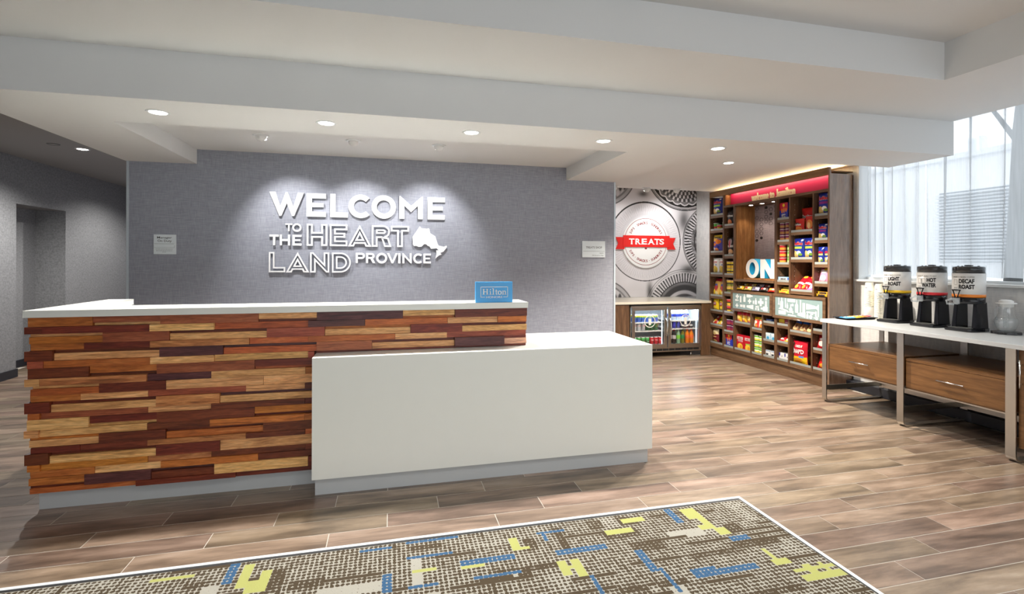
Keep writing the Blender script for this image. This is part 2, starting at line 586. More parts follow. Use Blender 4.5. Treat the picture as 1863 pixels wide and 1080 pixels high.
# ceilings
c = MB(); c.box(-2.585, 5.075, 3.542, 4.165, ZB, ZU); c.box(-2.585, -1.948, 4.165, YW, ZB, ZU); c.box(2.082, 2.742, 4.165, YW, ZB, ZU)
structure('ceiling_soffit', c, PAINT)
structure('ceiling_reception', MB().box(-1.948, 2.082, 4.165, YW, ZR, ZU), PAINT)
structure('ceiling_shop', MB().box(2.742, XR, 4.165, 7.0, ZT, ZU), PAINT)
structure('ceiling_corridor', MB().box(XL, -2.585, 3.542, 10.4, ZC, ZU + .15), plain('corridor_ceiling_grey', (150, 149, 147), 0.7, spec=0.2, vary=0.015, scale=3))  # darker grey than the other ceilings
c = MB(); c.box(XL, 5.065, 2.757, 3.542, ZU, ZV + .12); c.box(3.861, 5.065, YB, 2.757, ZU, ZV + .12)
structure('ceiling_lobby', c, PAINT)
structure('ceiling_lobby_tray', MB().box(XL, 3.861, YB, 2.757, ZV, ZV + .12), PAINT)
structure('roof_light_block', MB().box(XL - .5, XR + .3, YB, 10.7, 3.2, 3.3), PAINT)  # unseen slab, added to block sky light leaking in above the ceilings

# ---------------------------------------------------------------- window, curtains, what lies outside
win = tag(bpy.data.objects.new('window_1', None), kind='structure'); COL.objects.link(win)
win.location = (XR, 1.5, 1.26)
MB().box(5.19, XR + .18, -1.62, 4.672, 1.238, 1.262).build('sill', WHITE_TRIM, win, bevel=.003)
fr = MB(); fr.box(5.33, 5.38, -1.6, 4.665, 1.262, 1.288); fr.box(5.33, 5.38, -1.6, 4.665, 2.90, 2.95); fr.box(5.225, 5.40, 4.64, 4.666, 1.262, 2.95)
for y in (-1.6, 0.5, 2.55):
    fr.box(5.33, 5.38, y - .02, y + .03, 1.288, 2.90)
fr.build('frame', WHITE_TRIM, win)
for y0, y1 in ((-1.57, .48), (.53, 2.53), (2.58, 4.64)):
    MB().box(5.353, 5.357, y0, y1, 1.288, 2.90).build('pane', GLASS_W, win)


def curtain_mat():
    m = new_mat('sheer_voile')
    nt, N, L, b = nodes(m); out = N['Material Output']; N.remove(b)
    g = N.new('ShaderNodeNewGeometry')
    mul = N.new('ShaderNodeVectorMath'); mul.operation = 'MULTIPLY'; mul.inputs[1].default_value = (30, 60, 3)
    t = N.new('ShaderNodeTexNoise'); t.inputs['Scale'].default_value = 1.0; t.inputs['Detail'].default_value = 3
    L.new(g.outputs['Position'], mul.inputs[0]); L.new(mul.outputs[0], t.inputs['Vector'])
    r = N.new('ShaderNodeMapRange'); r.inputs['To Min'].default_value = 0.50; r.inputs['To Max'].default_value = 0.74
    L.new(t.outputs[0], r.inputs[0])
    tr = N.new('ShaderNodeBsdfTransparent')
    df = N.new('ShaderNodeBsdfDiffuse'); df.inputs[0].default_value = lin((222, 224, 226))
    tl = N.new('ShaderNodeBsdfTranslucent'); tl.inputs[0].default_value = lin((222, 226, 229))
    m1 = N.new('ShaderNodeMixShader'); m1.inputs[0].default_value = 0.72
    L.new(df.outputs[0], m1.inputs[1]); L.new(tl.outputs[0], m1.inputs[2])
    m2 = N.new('ShaderNodeMixShader')
    L.new(r.outputs[0], m2.inputs[0]); L.new(tr.outputs[0], m2.inputs[1]); L.new(m1.outputs[0], m2.inputs[2])
    L.new(m2.outputs[0], out.inputs[0])
    return m


VOILE = curtain_mat()


def curtain(y0, y1, wl, amp, seed, label):
    rnd = random.Random(seed)
    n = int((y1 - y0) / 0.012); rows = 14
    ph = [0.0]
    for i in range(n):
        ph.append(ph[-1] + 2 * PI * 0.012 / (wl * (0.75 + 0.5 * math.sin(i * 0.05 + seed) ** 2)))
    mb = MB()
    z0, z1 = 1.318, 2.93
    for j in range(rows + 1):
        f = j / rows
        for i in range(n + 1):
            a = amp * (1.15 - 0.35 * f)
            x = 5.275 + a * math.sin(ph[i]) + 0.35 * a * math.sin(2.3 * ph[i] + 1.3 + 0.9 * (1 - f))
            y = y0 + (y1 - y0) * i / n + 0.31 * wl * math.sin(ph[i] + 0.7 * math.sin(i * 0.021)) * (0.75 + 0.25 * f) + 0.01 * math.sin(ph[i] * 0.5 + 2.2 * f) * (1 - f)
            mb.v.append((x, y, z0 + (z1 - z0) * f + (0.004 * math.sin(ph[i]) if j == 0 else 0)))
    for j in range(rows):
        for i in range(n):
            a = j * (n + 1) + i
            mb.f.append((a, a + 1, a + n + 2, a + n + 1)); mb.m.append(0); mb.sm.append(True)
    t = thing('sheer_curtain', (5.275, (y0 + y1) / 2, 1.318), label, 'curtain', 'sheer curtains at the window')
    mb.build('fabric', VOILE, t)
    MB().box(5.26, 5.29, y0, y1, 2.93, 2.948).build('heading_tape', WHITE_TRIM, t)


curtain(3.945, 4.60, 0.12, 0.022, 1, 'sheer white curtain panel gathered tightly beside the snack shelving')
curtain(1.0, 3.915, 0.22, 0.028, 4, 'sheer pale curtain panel behind the coffee dispensers and the glass pitcher')

ASPH = plain('outside_paving', (196, 200, 204), 0.8, vary=0.08, scale=2)
structure('ground', MB().box(5.6, 45, -30, 40, -.35, -.25), ASPH)
FAC = plain('pale_facade', (246, 248, 250), 0.7, vary=0.03, scale=1.2)
SLAT = plain('grey_louvre', (232, 236, 240), 0.6, vary=0.03)
bl = thing('neighbouring_building', (11.5, 9, -.25), 'pale flat-roofed building with a grey louvred bay, seen through the sheer curtain', 'building')
MB().box(11.15, 16, -2, 22, -.25, 3.55).build('wall', FAC, bl)
MB().box(11.05, 16, -2.1, 22.1, 3.55, 3.66).build('parapet', SLAT, bl)
for y in (6.75, 7.27, 7.46, 9.0):
    MB().box(11.1, 11.25, y - .03, y + .03, 3.66, 3.92).build('roof_post', SLAT, bl)
MB().box(11.142, 11.149, 3.2, 8.05, 1.47, 2.9).build('louvre_shade_sheet', plain('louvre_shade', (120, 130, 142), .8), bl)  # dark sheet that paints the shade between the slats
for k in range(22):
    z = 1.48 + k * 0.064
    s_ = MB(); s_.v = [(11.14, 3.2, z), (11.14, 8.05, z), (11.05, 8.05, z + .012), (11.05, 3.2, z + .012), (11.14, 3.2, z + .042), (11.14, 8.05, z + .042)]
    for q in ((0, 3, 2, 1), (3, 4, 5, 2), (0, 4, 3), (1, 2, 5)):
        s_.f.append(q); s_.m.append(0); s_.sm.append(False)
    s_.build('louvre_slat', SLAT, bl)
BARK = plain('wet_bark', (70, 72, 72), 0.9, vary=0.35, scale=14, bump=0.6)
tr = thing('street_tree', (8.0, 4.87, -.25), 'dark bare tree trunk outside, behind the curtain at the photo edge', 'tree')
MB().tube([(8, 4.87, -.25), (8, 4.86, 1.2), (8.02, 4.83, 2.2), (8, 4.78, 3.2), (8.05, 4.70, 4.6), (8.0, 4.6, 6)], [.13, .095, .085, .08, .06, .03], 10).build('trunk', BARK, tr)
for pts in ([(8, 4.8, 2.7), (8.1, 4.55, 3.2), (8.15, 4.3, 4.2)], [(8, 4.79, 3.0), (7.95, 5.1, 3.6), (8.0, 5.6, 4.6)], [(8, 4.76, 3.5), (8.2, 4.9, 4.2), (8.3, 5.2, 5.2)], [(8, 4.84, 2.0), (7.9, 4.6, 2.35), (7.9, 4.3, 3.0)]):
    MB().tube(pts, [.035, .022, .008], 6).build('branch', BARK, tr)

# ---------------------------------------------------------------- ceiling fittings
LENS = glow('lamp_lens', (255, 250, 240), 8.0)
EYE_L = glow('eyeball_lamp_face', (255, 252, 248), 4.0)


def downlight(x, y, z, label, watts=18, angle=125, lens=True, group='recessed ceiling downlights', color=(1, 0.965, 0.92)):
    t = thing('recessed_downlight', (x, y, z), label, 'downlight', group)
    MB().lathe(x, y, [(.052, z - .001), (.056, z - .005), (.068, z - .004), (.072, z)], 28).build('trim_ring', WHITE_TRIM, t, fix=True)
    MB().lathe(x, y, [(.0005, z - .004), (.052, z - .003)], 28, cap=False).build('lens', LENS, t)
    spot('downlight_lamp', (x, y, z - .02), (x, y, 0), watts, angle, t, color)
    return t


DLX = (-1.527, -0.457, 0.604, 1.706, 2.785)
for x, n in zip(DLX, ('above the stacked-wood end of the desk, leftmost of the soffit row', 'second in the soffit row, above the welcome lettering', 'third in the soffit row, above the blue desk sign', 'fourth in the soffit row, above the white lower counter', 'fifth in the soffit row, out past the reception wall')):
    downlight(x, 3.835, ZB, 'bright recessed downlight ' + n)
downlight(3.722, 4.932, ZT, 'bright recessed downlight in the shop ceiling in front of the snack shelving', watts=58, color=(1, 0.90, 0.77))
downlight(-3.49, 6.83, ZC, 'lone bright downlight in the dark corridor ceiling', watts=26, angle=150)
downlight(-3.45, 9.2, ZC, 'corridor downlight hidden past the end of the reception wall', watts=15, angle=150)
v = thing('ceiling_vent', (-3.66, 6.62, ZC), 'thin round ring flush in the corridor ceiling next to the downlight', 'ceiling vent')  # round vent ring
MB().lathe(-3.66, 6.62, [(.046, ZC - .001), (.05, ZC - .006), (.056, ZC - .006), (.06, ZC)], 24).build('rim', plain('grey_ring', (96, 96, 94), .5), v, fix=True)
MB().lathe(-3.66, 6.62, [(.0005, ZC - .003), (.046, ZC - .003)], 24, cap=False).build('grille', plain('ring_grille', (146, 145, 143), .7), v)


def eyeball(x, y, z, aim, label, watts, angle, group, hang=0.0):
    t = thing('eyeball_spotlight', (x, y, z), label, 'spotlight', group)
    MB().lathe(x, y, [(.048, z - .002), (.05, z - .01), (.066, z - .007), (.07, z)], 24).build('collar', WHITE_TRIM, t, fix=True)
    d = (Vector(aim) - Vector((x, y, z))).normalized()
    ball = MB()
    prof = [(max(.0005, .047 * math.sin(a)), -.047 * math.cos(a) + z - .008 - hang) for a in [PI * k / 10 for k in range(8)]]
    ball.lathe(x, y, prof, 20, cap=False); ball.build('eyeball', PAINT, t)
    # lamp face on the side of the ball that looks at the wall
    h = Vector((d.x, d.y, 0)).normalized()
    f = Vector((x, y, z - .02 - hang)) + h * .038
    side = Vector((-h.y, h.x, 0)); upv = side.cross(d)
    face = MB(); pts = [tuple(f + d * .012 + side * (.03 * math.cos(a)) + upv * (.022 * math.sin(a))) for a in [2 * PI * k / 14 for k in range(14)]]
    face.v = pts; face.f = [tuple(range(14))]; face.m = [0]; face.sm = [False]
    face.build('lamp_face', EYE_L, t)
    spot('spot_lamp', f + d * .03, aim, watts, angle, t, (1, 0.98, 0.96), 0.75, 0.02)


for x, tx, n in ((-1.16, -0.95, 'nearest the corridor'), (-0.35, -0.30, 'in the middle of three'), (0.46, 0.38, 'nearest the snack shop')):
    eyeball(x, 4.99, ZR, (tx, YW, 1.62), 'white eyeball spotlight in the reception ceiling tray, ' + n, 7, 78, 'eyeball spotlights over the reception wall')
for x, n in ((3.24, 'beside the reception wall end'), (3.78, 'above the round shop emblem'), (4.287, 'closest to the snack shelving')):
    eyeball(x, 6.9, ZT, (x + (.5 if x > 4 else .1), YF, 1.5), 'white eyeball spotlight at the shop ceiling edge, ' + n, 5.0 if x > 4 else 1.4, 110, 'eyeball spotlights over the mural', 0.012)
# unseen lobby lamps, added behind the camera as fill light
for x, y in ((-0.6, 0.3), (1.2, 0.6), (3.0, 0.9), (0.6, -1.6), (3.0, -1.6)):
    downlight(x, y, ZV, 'added fill downlight in the lobby ceiling tray behind the viewpoint', watts=7, angle=140, group='added lobby fill downlights')


# ---------------------------------------------------------------- reception desk, stacked-wood front
WOOD_ROWS = [
    (-2.016, '-1.698O -1.35Rd -0.807R -0.462Ld 0.08P 0.429Ld 0.941D'),
    (-2.029, '-1.945D -1.404D -1.056L -0.515O -0.164P 0.379O 0.728L 0.937G'),
    (-2.016, '-1.648Gu -1.301R -0.759Lu -0.414R 0.131Lu 0.48D 0.942Lu'),
    (-2.008, '-1.742O -1.401D -0.858M -0.514O 0.03O 0.375L 0.938R'),
    (-2.029, '-1.894D -1.354Lu -1.007P -0.464Ou -0.119R 0.428Lu 0.777P 0.942Ku'),
    (-2.015, '-1.937R -1.4O -1.055L -0.514L -0.477R'),
    (-2.015, '-1.717D -1.368Od -0.828R -0.477Dd'),
    (-2.028, '-1.956L -1.42M -1.073P -0.53L -0.477G'),
    (-2.002, '-1.665Ou -1.318D -0.777L -0.477L'),
    (-2.007, '-1.761O -1.415L -0.878R -0.533L -0.477D'),
    (-2.028, '-1.906D -1.371Lu -1.025M -0.477Lu'),
    (-2.012, '-1.954O -1.417R -1.073L -0.533D -0.476D'),
    (-2.017, '-1.716L -1.367Dd -0.827D -0.476Gd'),
    (-2.03, '-1.96L -1.42L -1.078D -0.533O -0.476O'),
    (-2.014, '-1.666Lu -1.319D -0.779Ou -0.476D'),
    (-2.001, '-1.76D -1.416D -0.877M -0.531D -0.476O'),
    (-2.027, '-1.911D -1.371Lu -1.024D -0.476L'),
    (-2.014, '-1.953G -1.416G -1.073M -0.53D -0.476D'),
    (-2.003, '-1.688O -1.346L -0.807O -0.475D'),
    (-2.011, '-1.738Od -1.396P -1.053Du -0.512L -0.475D'),
    (-2.011, '-1.473O -0.933D -0.475D'),
]
ROW_Z = [1.123, 1.068, 1.027, 0.968, 0.93, 0.871, 0.83, 0.77, 0.727, 0.672, 0.634, 0.572, 0.536, 0.475, 0.433, 0.374, 0.341, 0.277, 0.239, 0.199, 0.139, 0.107]
desk = thing('reception_desk', (-0.55, 3.6, 0), 'tall reception desk faced with stacked reclaimed wood blocks under a white countertop', 'reception desk')
core = MB(); core.box(-1.985, -0.44, 3.462, 3.64, .107, 1.124); core.box(-0.44, .925, 3.462, 3.64, .857, 1.124)
core.box(-1.985, -1.885, 3.64, 4.285, .107, 1.124)
core.build('core', plain('desk_core', (60, 34, 22), .7), desk)
MB().box(-1.884, -1.872, 3.64, 4.285, .05, 1.124).build('inner_panel', QUARTZ, desk)
MB().box(-1.872, -.5, 3.64, 4.2, .70, .735).build('worktop', QUARTZ, desk)
rnd = random.Random(11)
ALT = {'O': 'D', 'R': 'P', 'D': 'O', 'P': 'D', 'L': 'D', 'G': 'L', 'M': 'D', 'K': 'O'}


def wood_block(x0, x1, y0, y1, z0, z1, key):
    MB().box(x0, x1, y0, y1, z0, z1).build('wood_block', DW[key], desk)


for r, (xs, spec) in enumerate(WOOD_ROWS):
    zt, zb = ROW_Z[r] - .0006, ROW_Z[r + 1] + .0006
    if r == 0: zt = 1.1235
    if r == 4: pass
    x0 = xs
    toks = spec.split()
    for k, tk in enumerate(toks):
        num = ''.join(ch for ch in tk if ch in '-.0123456789'); rest_ = tk[len(num):]
        x1 = float(num); key = rest_[0]; mode = rest_[1:]
        p = rnd.choice((0.0, 0.004, 0.007, 0.011, 0.015, 0.02))
        if (x1 - x0) < .16 and k == 0: p = .018
        if key in 'PDR' and not mode and (zt - zb) > .045: p = max(p, .013)
        g = .0008
        yb = 3.463
        if mode:
            cut = zb + (zt - zb) * (0.30 if mode == 'd' else 0.70)
            wood_block(x0 + g, x1 - g, 3.438 - p * .6, yb, (cut if mode == 'd' else zb), (zt if mode == 'd' else cut) - .0008, key)
            wood_block(x0 + g, x1 - g, 3.449 - (p > .012) * .003, yb, (zb if mode == 'd' else cut), (cut if mode == 'd' else zt) - .0006, rnd.choice((ALT[key], 'D', 'P', 'L' if key != 'L' else 'G')))
        else:
            wood_block(x0 + g, x1 - g, 3.438 - p, yb, zb, zt, key)
        x0 = x1
    # the returns at both ends of the desk
    key = toks[-1][-1] if toks[-1][-1] in DW else toks[-1][-2]
    p = rnd.choice((0, .006, .012))
    if r < 5:
        wood_block(.926, .936 + p * .5, 3.464, 3.64, zb, zt, rnd.choice('ODRLG'))
    for ya, yb2 in ((3.464, 3.464 + rnd.uniform(.2, .6)),):
        wood_block(-2.012 - p, -1.986, ya, yb2, zb, zt, rnd.choice('ODRLGMP'))
        wood_block(-2.012 - rnd.choice((0, .008, .014)), -1.986, yb2 + .001, 4.288, zb, zt, rnd.choice('ODRLGM'))
wood_block(-.466, .937, 3.440, 3.463, .8575, .8702, 'D')
kk = MB(); kk.box(-1.985, -.44, 3.475, 3.50, 0, .107); kk.box(-1.985, -1.96, 3.50, 4.285, 0, .107)
kk.build('toe_kick', KICK, desk)
ct = MB()
ct.poly([[(-2.03, 3.41), (.945, 3.41), (.945, 3.683), (-1.868, 3.683), (-1.868, 4.30), (-2.03, 4.30)]], lambda u, v, w: (u, v, 1.1245 + w), .0385)
ct.build('countertop', QUARTZ, desk, bevel=.002)

low = thing('lower_counter', (.68, 3.6, 0), 'white waterfall-edged lower transaction counter projecting from the wood desk', 'counter')
body = MB(); body.box(-.467, 1.835, 3.262, 3.31, .108, .8555); body.box(-.467, 1.835, 3.31, 4.0, .8155, .8555); body.box(1.785, 1.835, 3.31, 4.0, .108, .8155); body.box(-.467, -.442, 3.31, 3.44, .108, .8155)
body.build('waterfall_shell', QUARTZ, low)
kk = MB(); kk.box(-.452, 1.818, 3.296, 3.312, 0, .1075); kk.box(1.802, 1.818, 3.312, 3.95, 0, .1075); kk.box(-.452, -.44, 3.312, 3.47, 0, .1075)
kk.build('toe_kick', KICK, low)
MB().box(-.42, 1.78, 3.60, 3.62, .02, .8155).build('modesty_panel', QUARTZ, low)

# blue acrylic desk sign
sg = thing('desk_sign', (.70, 3.46, 1.163), 'bright blue acrylic block sign standing on the end of the tall desk', 'sign')
BLUE = plain('sign_blue', (58, 158, 222), .25, vary=.03, scale=4)
MB().box(.576, .840, 3.445, 3.478, 1.1632, 1.309).build('block', BLUE, sg, bevel=.0015)
sx = lambda u, v, w: (u, 3.4446 - w, v)
tx = MB()
for a, b_, c_, d_ in ((.610, .806, 1.271, 1.2745), (.610, .6135, 1.200, 1.2745), (.8025, .806, 1.200, 1.2745), (.610, .643, 1.200, 1.2035), (.773, .806, 1.200, 1.2035)):
    tx.box(a, b_, 3.4434, 3.4448, c_, d_)
# serif lettering built from strokes: H i l t o n
def bar(u0, u1, v0, v1): tx.box(u0, u1, 3.4434, 3.4448, v0, v1)
B0, XH, CH = 1.218, 1.245, 1.260
for u in (.632, .657):
    bar(u - .004, u + .004, B0, CH); bar(u - .008, u + .008, B0, B0 + .0028); bar(u - .008, u + .008, CH - .0028, CH)
bar(.632, .657, 1.2375, 1.241)
bar(.677, .683, B0, XH); bar(.672, .688, B0, B0 + .0028); bar(.672, .683, XH - .0028, XH); bar(.6765, .6835, 1.2515, 1.258)
bar(.698, .704, B0, CH + .003); bar(.693, .709, B0, B0 + .0028); bar(.693, .704, CH, CH + .003)
bar(.719, .725, B0, 1.254); bar(.713, .733, XH - .003, XH); bar(.722, .733, B0, B0 + .003)
tx.poly([circle(.747, 1.2315, .0145, 20), list(reversed(circle(.747, 1.2315, .0105, 20, rx=.0075)))], sx, .0012)
bar(.768, .774, B0, XH); bar(.764, .778, B0, B0 + .0028); bar(.764, .774, XH - .0028, XH)
bar(.785, .791, B0, XH - .004); bar(.781, .795, B0, B0 + .0028); bar(.774, .789, XH - .0045, XH)
put_text(tx, 'HONORS', lambda u, v, w: (u, 3.4434, v), .650, .766, 1.194, 1.2085, bold=.01)
tx.build('lettering', WHITE_P, sg)

# ---------------------------------------------------------------- raised letters on the reception wall
def offset_loop(lp, d):
    """mitred inset (d > 0 shrinks a counter-clockwise loop)"""
    n = len(lp); out = []
    for i in range(n):
        p0, p1, p2 = Vector(lp[i - 1]), Vector(lp[i]), Vector(lp[(i + 1) % n])
        a = (p1 - p0).normalized(); b_ = (p2 - p1).normalized()
        na = Vector((-a.y, a.x)); nb = Vector((-b_.y, b_.x))
        m = na + nb
        L2 = m.length_squared
        m = na if L2 < 1e-6 else m * (2 / L2)
        if m.length > 3.2: m = m.normalized() * 3.2
        q = p1 + m * d
        out.append((q.x, q.y))
    return out


def ccw(lp):
    a = sum(lp[i - 1][0] * lp[i][1] - lp[i][0] * lp[i - 1][1] for i in range(len(lp)))
    return lp if a > 0 else lp[::-1]


def glyph(ch, w, h, s):
    """outer loop and holes of a geometric capital, w x h, stroke s"""
    m = h / 2
    if ch == 'E': return [(0, 0), (w, 0), (w, s), (s, s), (s, m - s * .42), (w * .88, m - s * .42), (w * .88, m + s * .42), (s, m + s * .42), (s, h - s), (w, h - s), (w, h), (0, h)], []
    if ch == 'L': return [(0, 0), (w, 0), (w, s), (s, s), (s, h), (0, h)], []
    if ch == 'T': return [(w / 2 - s / 2, 0), (w / 2 + s / 2, 0), (w / 2 + s / 2, h - s), (w, h - s), (w, h), (0, h), (0, h - s), (w / 2 - s / 2, h - s)], []
    if ch == 'H': return [(0, 0), (s, 0), (s, m - s / 2), (w - s, m - s / 2), (w - s, 0), (w, 0), (w, h), (w - s, h), (w - s, m + s / 2), (s, m + s / 2), (s, h), (0, h)], []
    if ch == 'I': return [(0, 0), (w, 0), (w, h), (0, h)], []
    if ch == 'O': return circle(w / 2, m, m, 44, rx=w / 2), [circle(w / 2, m, m - s, 44, rx=w / 2 - s)]
    if ch == 'C':
        g = .78; o = circle(m, m, m, 36, g, 2 * PI - g); i = circle(m, m, m - s, 36, g, 2 * PI - g)
        k = w / (m + m * math.cos(g)) if w else 1
        return [(x * k, y) for x, y in o + i[::-1]], []
    if ch == 'V': return [(w / 2 - s * .42, 0), (w / 2 + s * .42, 0), (w, h), (w - s * 1.1, h), (w / 2, s * 1.35), (s * 1.1, h), (0, h)], []
    if ch == 'N': return [(0, 0), (s, 0), (s, h - s * 1.75), (w - s * .55, 0), (w, 0), (w, h), (w - s, h), (w - s, s * 1.75), (s * .55, h), (0, h)], []
    if ch == 'M': return [(0, 0), (s, 0), (s, h * .58), (w / 2, h * .30), (w - s, h * .58), (w - s, 0), (w, 0), (w, h), (w - s * .2, h), (w / 2, h * .58), (s * .2, h), (0, h)], []
    if ch == 'W':
        a = s * 1.12
        return [(w * .285, 0), (w * .345, 0), (w * .5, h * .54), (w * .655, 0), (w * .715, 0), (w, h), (w - a, h), (w * .69, h * .40), (w * .53, h), (w * .47, h), (w * .31, h * .40), (a, h), (0, h)], []
    if ch == 'A':
        return [(0, 0), (w * .25, 0), (w * .30, h * .13), (w * .70, h * .13), (w * .75, 0), (w, 0), (w / 2, h)], [[(w * .405, h * .34), (w * .595, h * .34), (w / 2, h * .55)]]
    if ch == 'D':
        r = h / 2; x = max(w - r, s * 1.1); rx = w - x
        return [(0, 0), (x, 0)] + circle(x, m, r, 20, -PI / 2, PI / 2, rx=rx)[1:-1] + [(x, h), (0, h)], [[(s, s), (x, s)] + circle(x, m, r - s, 20, -PI / 2, PI / 2, rx=rx - s)[1:-1] + [(x, h - s), (s, h - s)]]
    if ch in 'PR':
        q = h * (.40 if ch == 'P' else .42); r = (h - q) / 2; cz = q + r; x = w - r if ch == 'P' else w * .92 - r; rx = r
        bowl = circle(x, cz, r, 16, -PI / 2, PI / 2, rx=rx)
        hole = [[(s, q + s), (x, q + s)] + circle(x, cz, r - s, 16, -PI / 2, PI / 2, rx=rx - s)[1:-1] + [(x, h - s), (s, h - s)]]
        if ch == 'P': return [(0, 0), (s, 0), (s, q), (x, q)] + bowl[1:-1] + [(x, h), (0, h)], hole
        return [(0, 0), (s, 0), (s, q - s * .02), (w * .48, q - s * .02), (w - s * 1.25, 0), (w, 0), (w * .48 + s * 1.25, q + s * .03)] + bowl[2:-1] + [(x, h), (0, h)], hole


welcome = thing('wall_lettering', (-.3, YW, 1.75), 'raised white letters spelling the welcome slogan on the grey reception wall', 'wall sign')
LETTER = plain('white_letter', (240, 241, 243), .4, vary=.005)
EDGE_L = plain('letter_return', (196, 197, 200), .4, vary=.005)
WORDS = [
    (0, .215, [('W', -1.252, -.91, 1.932, 2.185), ('E', -.883, -.687, 1.931, 2.183), ('L', -.642, -.459, 1.93, 2.184), ('C', -.453, -.231, 1.926, 2.186), ('O', -.209, .054, 1.926, 2.187), ('M', .092, .351, 1.93, 2.185), ('E', .405, .6, 1.929, 2.182)]),
    (0, .2, [('T', -1.095, -1.024, 1.77, 1.853), ('O', -1.026, -.933, 1.764, 1.855)]),
    (0, .2, [('T', -1.251, -1.158, 1.617, 1.732), ('H', -1.149, -1.046, 1.617, 1.733), ('E', -1.024, -.933, 1.617, 1.733)]),
    (1, .26, [('H', -.881, -.672, 1.616, 1.853), ('E', -.646, -.464, 1.616, 1.852), ('A', -.457, -.21, 1.613, 1.851), ('R', -.205, .006, 1.613, 1.85), ('T', .0, .198, 1.612, 1.848)]),
    (1, .26, [('L', -1.256, -1.094, 1.331, 1.547), ('A', -1.088, -.855, 1.329, 1.547), ('N', -.846, -.651, 1.328, 1.546), ('D', -.623, -.427, 1.327, 1.545)]),
    (0, .2, [('P', -.376, -.278, 1.431, 1.544), ('R', -.267, -.168, 1.431, 1.543), ('O', -.158, -.039, 1.427, 1.545), ('V', -.042, .076, 1.429, 1.542), ('I', .08, .105, 1.429, 1.542), ('N', .126, .229, 1.429, 1.542), ('C', .246, .344, 1.426, 1.542), ('E', .359, .444, 1.428, 1.541)])]
for outline, sr, letters in WORDS:
    for ch, x0, x1, z0, z1 in letters:
        h = z1 - z0; s = h * sr
        out, holes = glyph(ch, x1 - x0, h, s)
        out = ccw(out); holes = [ccw(q) for q in holes]
        pl = lambda u, v, w, x0=x0, z0=z0: (x0 + u, YW - .012 - w, z0 + v)
        mb = MB()
        if not outline:
            mb.poly([out] + [q[::-1] for q in holes], pl, .020, LETTER, EDGE_L)
        else:
            t = h * .072
            mb.poly([out, offset_loop(out, t)[::-1]], pl, .020, LETTER, EDGE_L)
            for q in holes:
                mb.poly([offset_loop(q, -t), q[::-1]], pl, .020, LETTER, EDGE_L)
        pins = (x0 + (x1 - x0) * .12, x1 - (x1 - x0) * .2)
        mb.box(pins[0] - .003, pins[0] + .003, YW - .013, YW, z0 + h * .03, z0 + h * .05, EDGE_L)
        mb.build('letter', None, welcome, fix=True)
mp = [(.319, 1.85), (.242, 1.735), (.238, 1.728), (.242, 1.646), (.254, 1.624), (.279, 1.627), (.304, 1.615), (.339, 1.618), (.367, 1.647), (.392, 1.646), (.405, 1.629), (.427, 1.623), (.446, 1.594), (.509, 1.601), (.532, 1.579), (.503, 1.577), (.507, 1.54), (.494, 1.482), (.532, 1.518), (.567, 1.531), (.549, 1.548), (.589, 1.565), (.627, 1.618), (.621, 1.634), (.589, 1.621), (.531, 1.633), (.519, 1.656), (.493, 1.738), (.436, 1.773), (.423, 1.827), (.391, 1.823), (.335, 1.828)]
mb = MB(); mb.poly([ccw(mp)], lambda u, v, w: (u, YW - .012 - w, v), .020, LETTER, EDGE_L); mb.box(.33, .336, YW - .013, YW, 1.7, 1.706, EDGE_L)
mb.build('province_map', None, welcome, fix=True)['label'] = 'flat white cut-out map of the province'

# plaques
PLQ = plain('plaque_face', (218, 226, 230), .35, vary=.01); INK = plain('dark_ink', (48, 52, 56), .6, vary=0)
GREY_INK = plain('grey_ink', (130, 138, 142), .6, vary=0)


def plaque(name, x0, x1, z0, z1, label):
    t = thing(name, ((x0 + x1) / 2, YW, z0), label, 'sign')
    MB().box(x0, x1, YW - .014, YW, z0, z1).build('plate', PLQ, t, bevel=.001)
    return t, lambda u, v, w: (x0 + u * (x1 - x0), YW - .0146, z0 + v * (z1 - z0))


t, pl = plaque('duty_plaque', -2.333, -2.133, 1.516, 1.716, 'square white Manager On Duty plaque at the corridor end of the grey wall')
mb = MB()
put_text(mb, 'Manager', pl, .16, .82, .765, .90, bold=.01); put_text(mb, 'On Duty', pl, .18, .81, .585, .74, bold=.01)
mb.build('lettering', INK, t)
mb = MB()
for a in ((.03, .92, .525, .54), (.03, .94, .335, .345), (.935, .945, .335, .46)):
    mb.quad(pl(a[0], a[2], 0), pl(a[1], a[2], 0), pl(a[1], a[3], 0), pl(a[0], a[3], 0))
for z, a, b_ in ((.245, .1, .86), (.165, .12, .84), (.10, .40, .56)):
    u = a
    while u < b_:
        ww = random.uniform(.03, .09); mb.quad(pl(u, z, 0), pl(min(u + ww, b_), z, 0), pl(min(u + ww, b_), z + .022, 0), pl(u, z + .022, 0)); u += ww + .015
mb.build('rules', GREY_INK, t)
t, pl = plaque('shop_plaque', 2.288, 2.590, 1.507, 1.709, 'wide white TREATS SHOP plaque at the shop end of the grey wall')
mb = MB()
put_text(mb, 'TREATS SHOP', pl, .16, .86, .545, .67, bold=.006); put_text(mb, 'open', pl, .75, .93, .21, .29); put_text(mb, '24 hours a day', pl, .43, .93, .07, .165)
mb.build('lettering', INK, t)
mb = MB(); mb.quad(pl(.04, .37, 0), pl(.97, .37, 0), pl(.97, .388, 0), pl(.04, .388, 0)); mb.build('rule', GREY_INK, t)


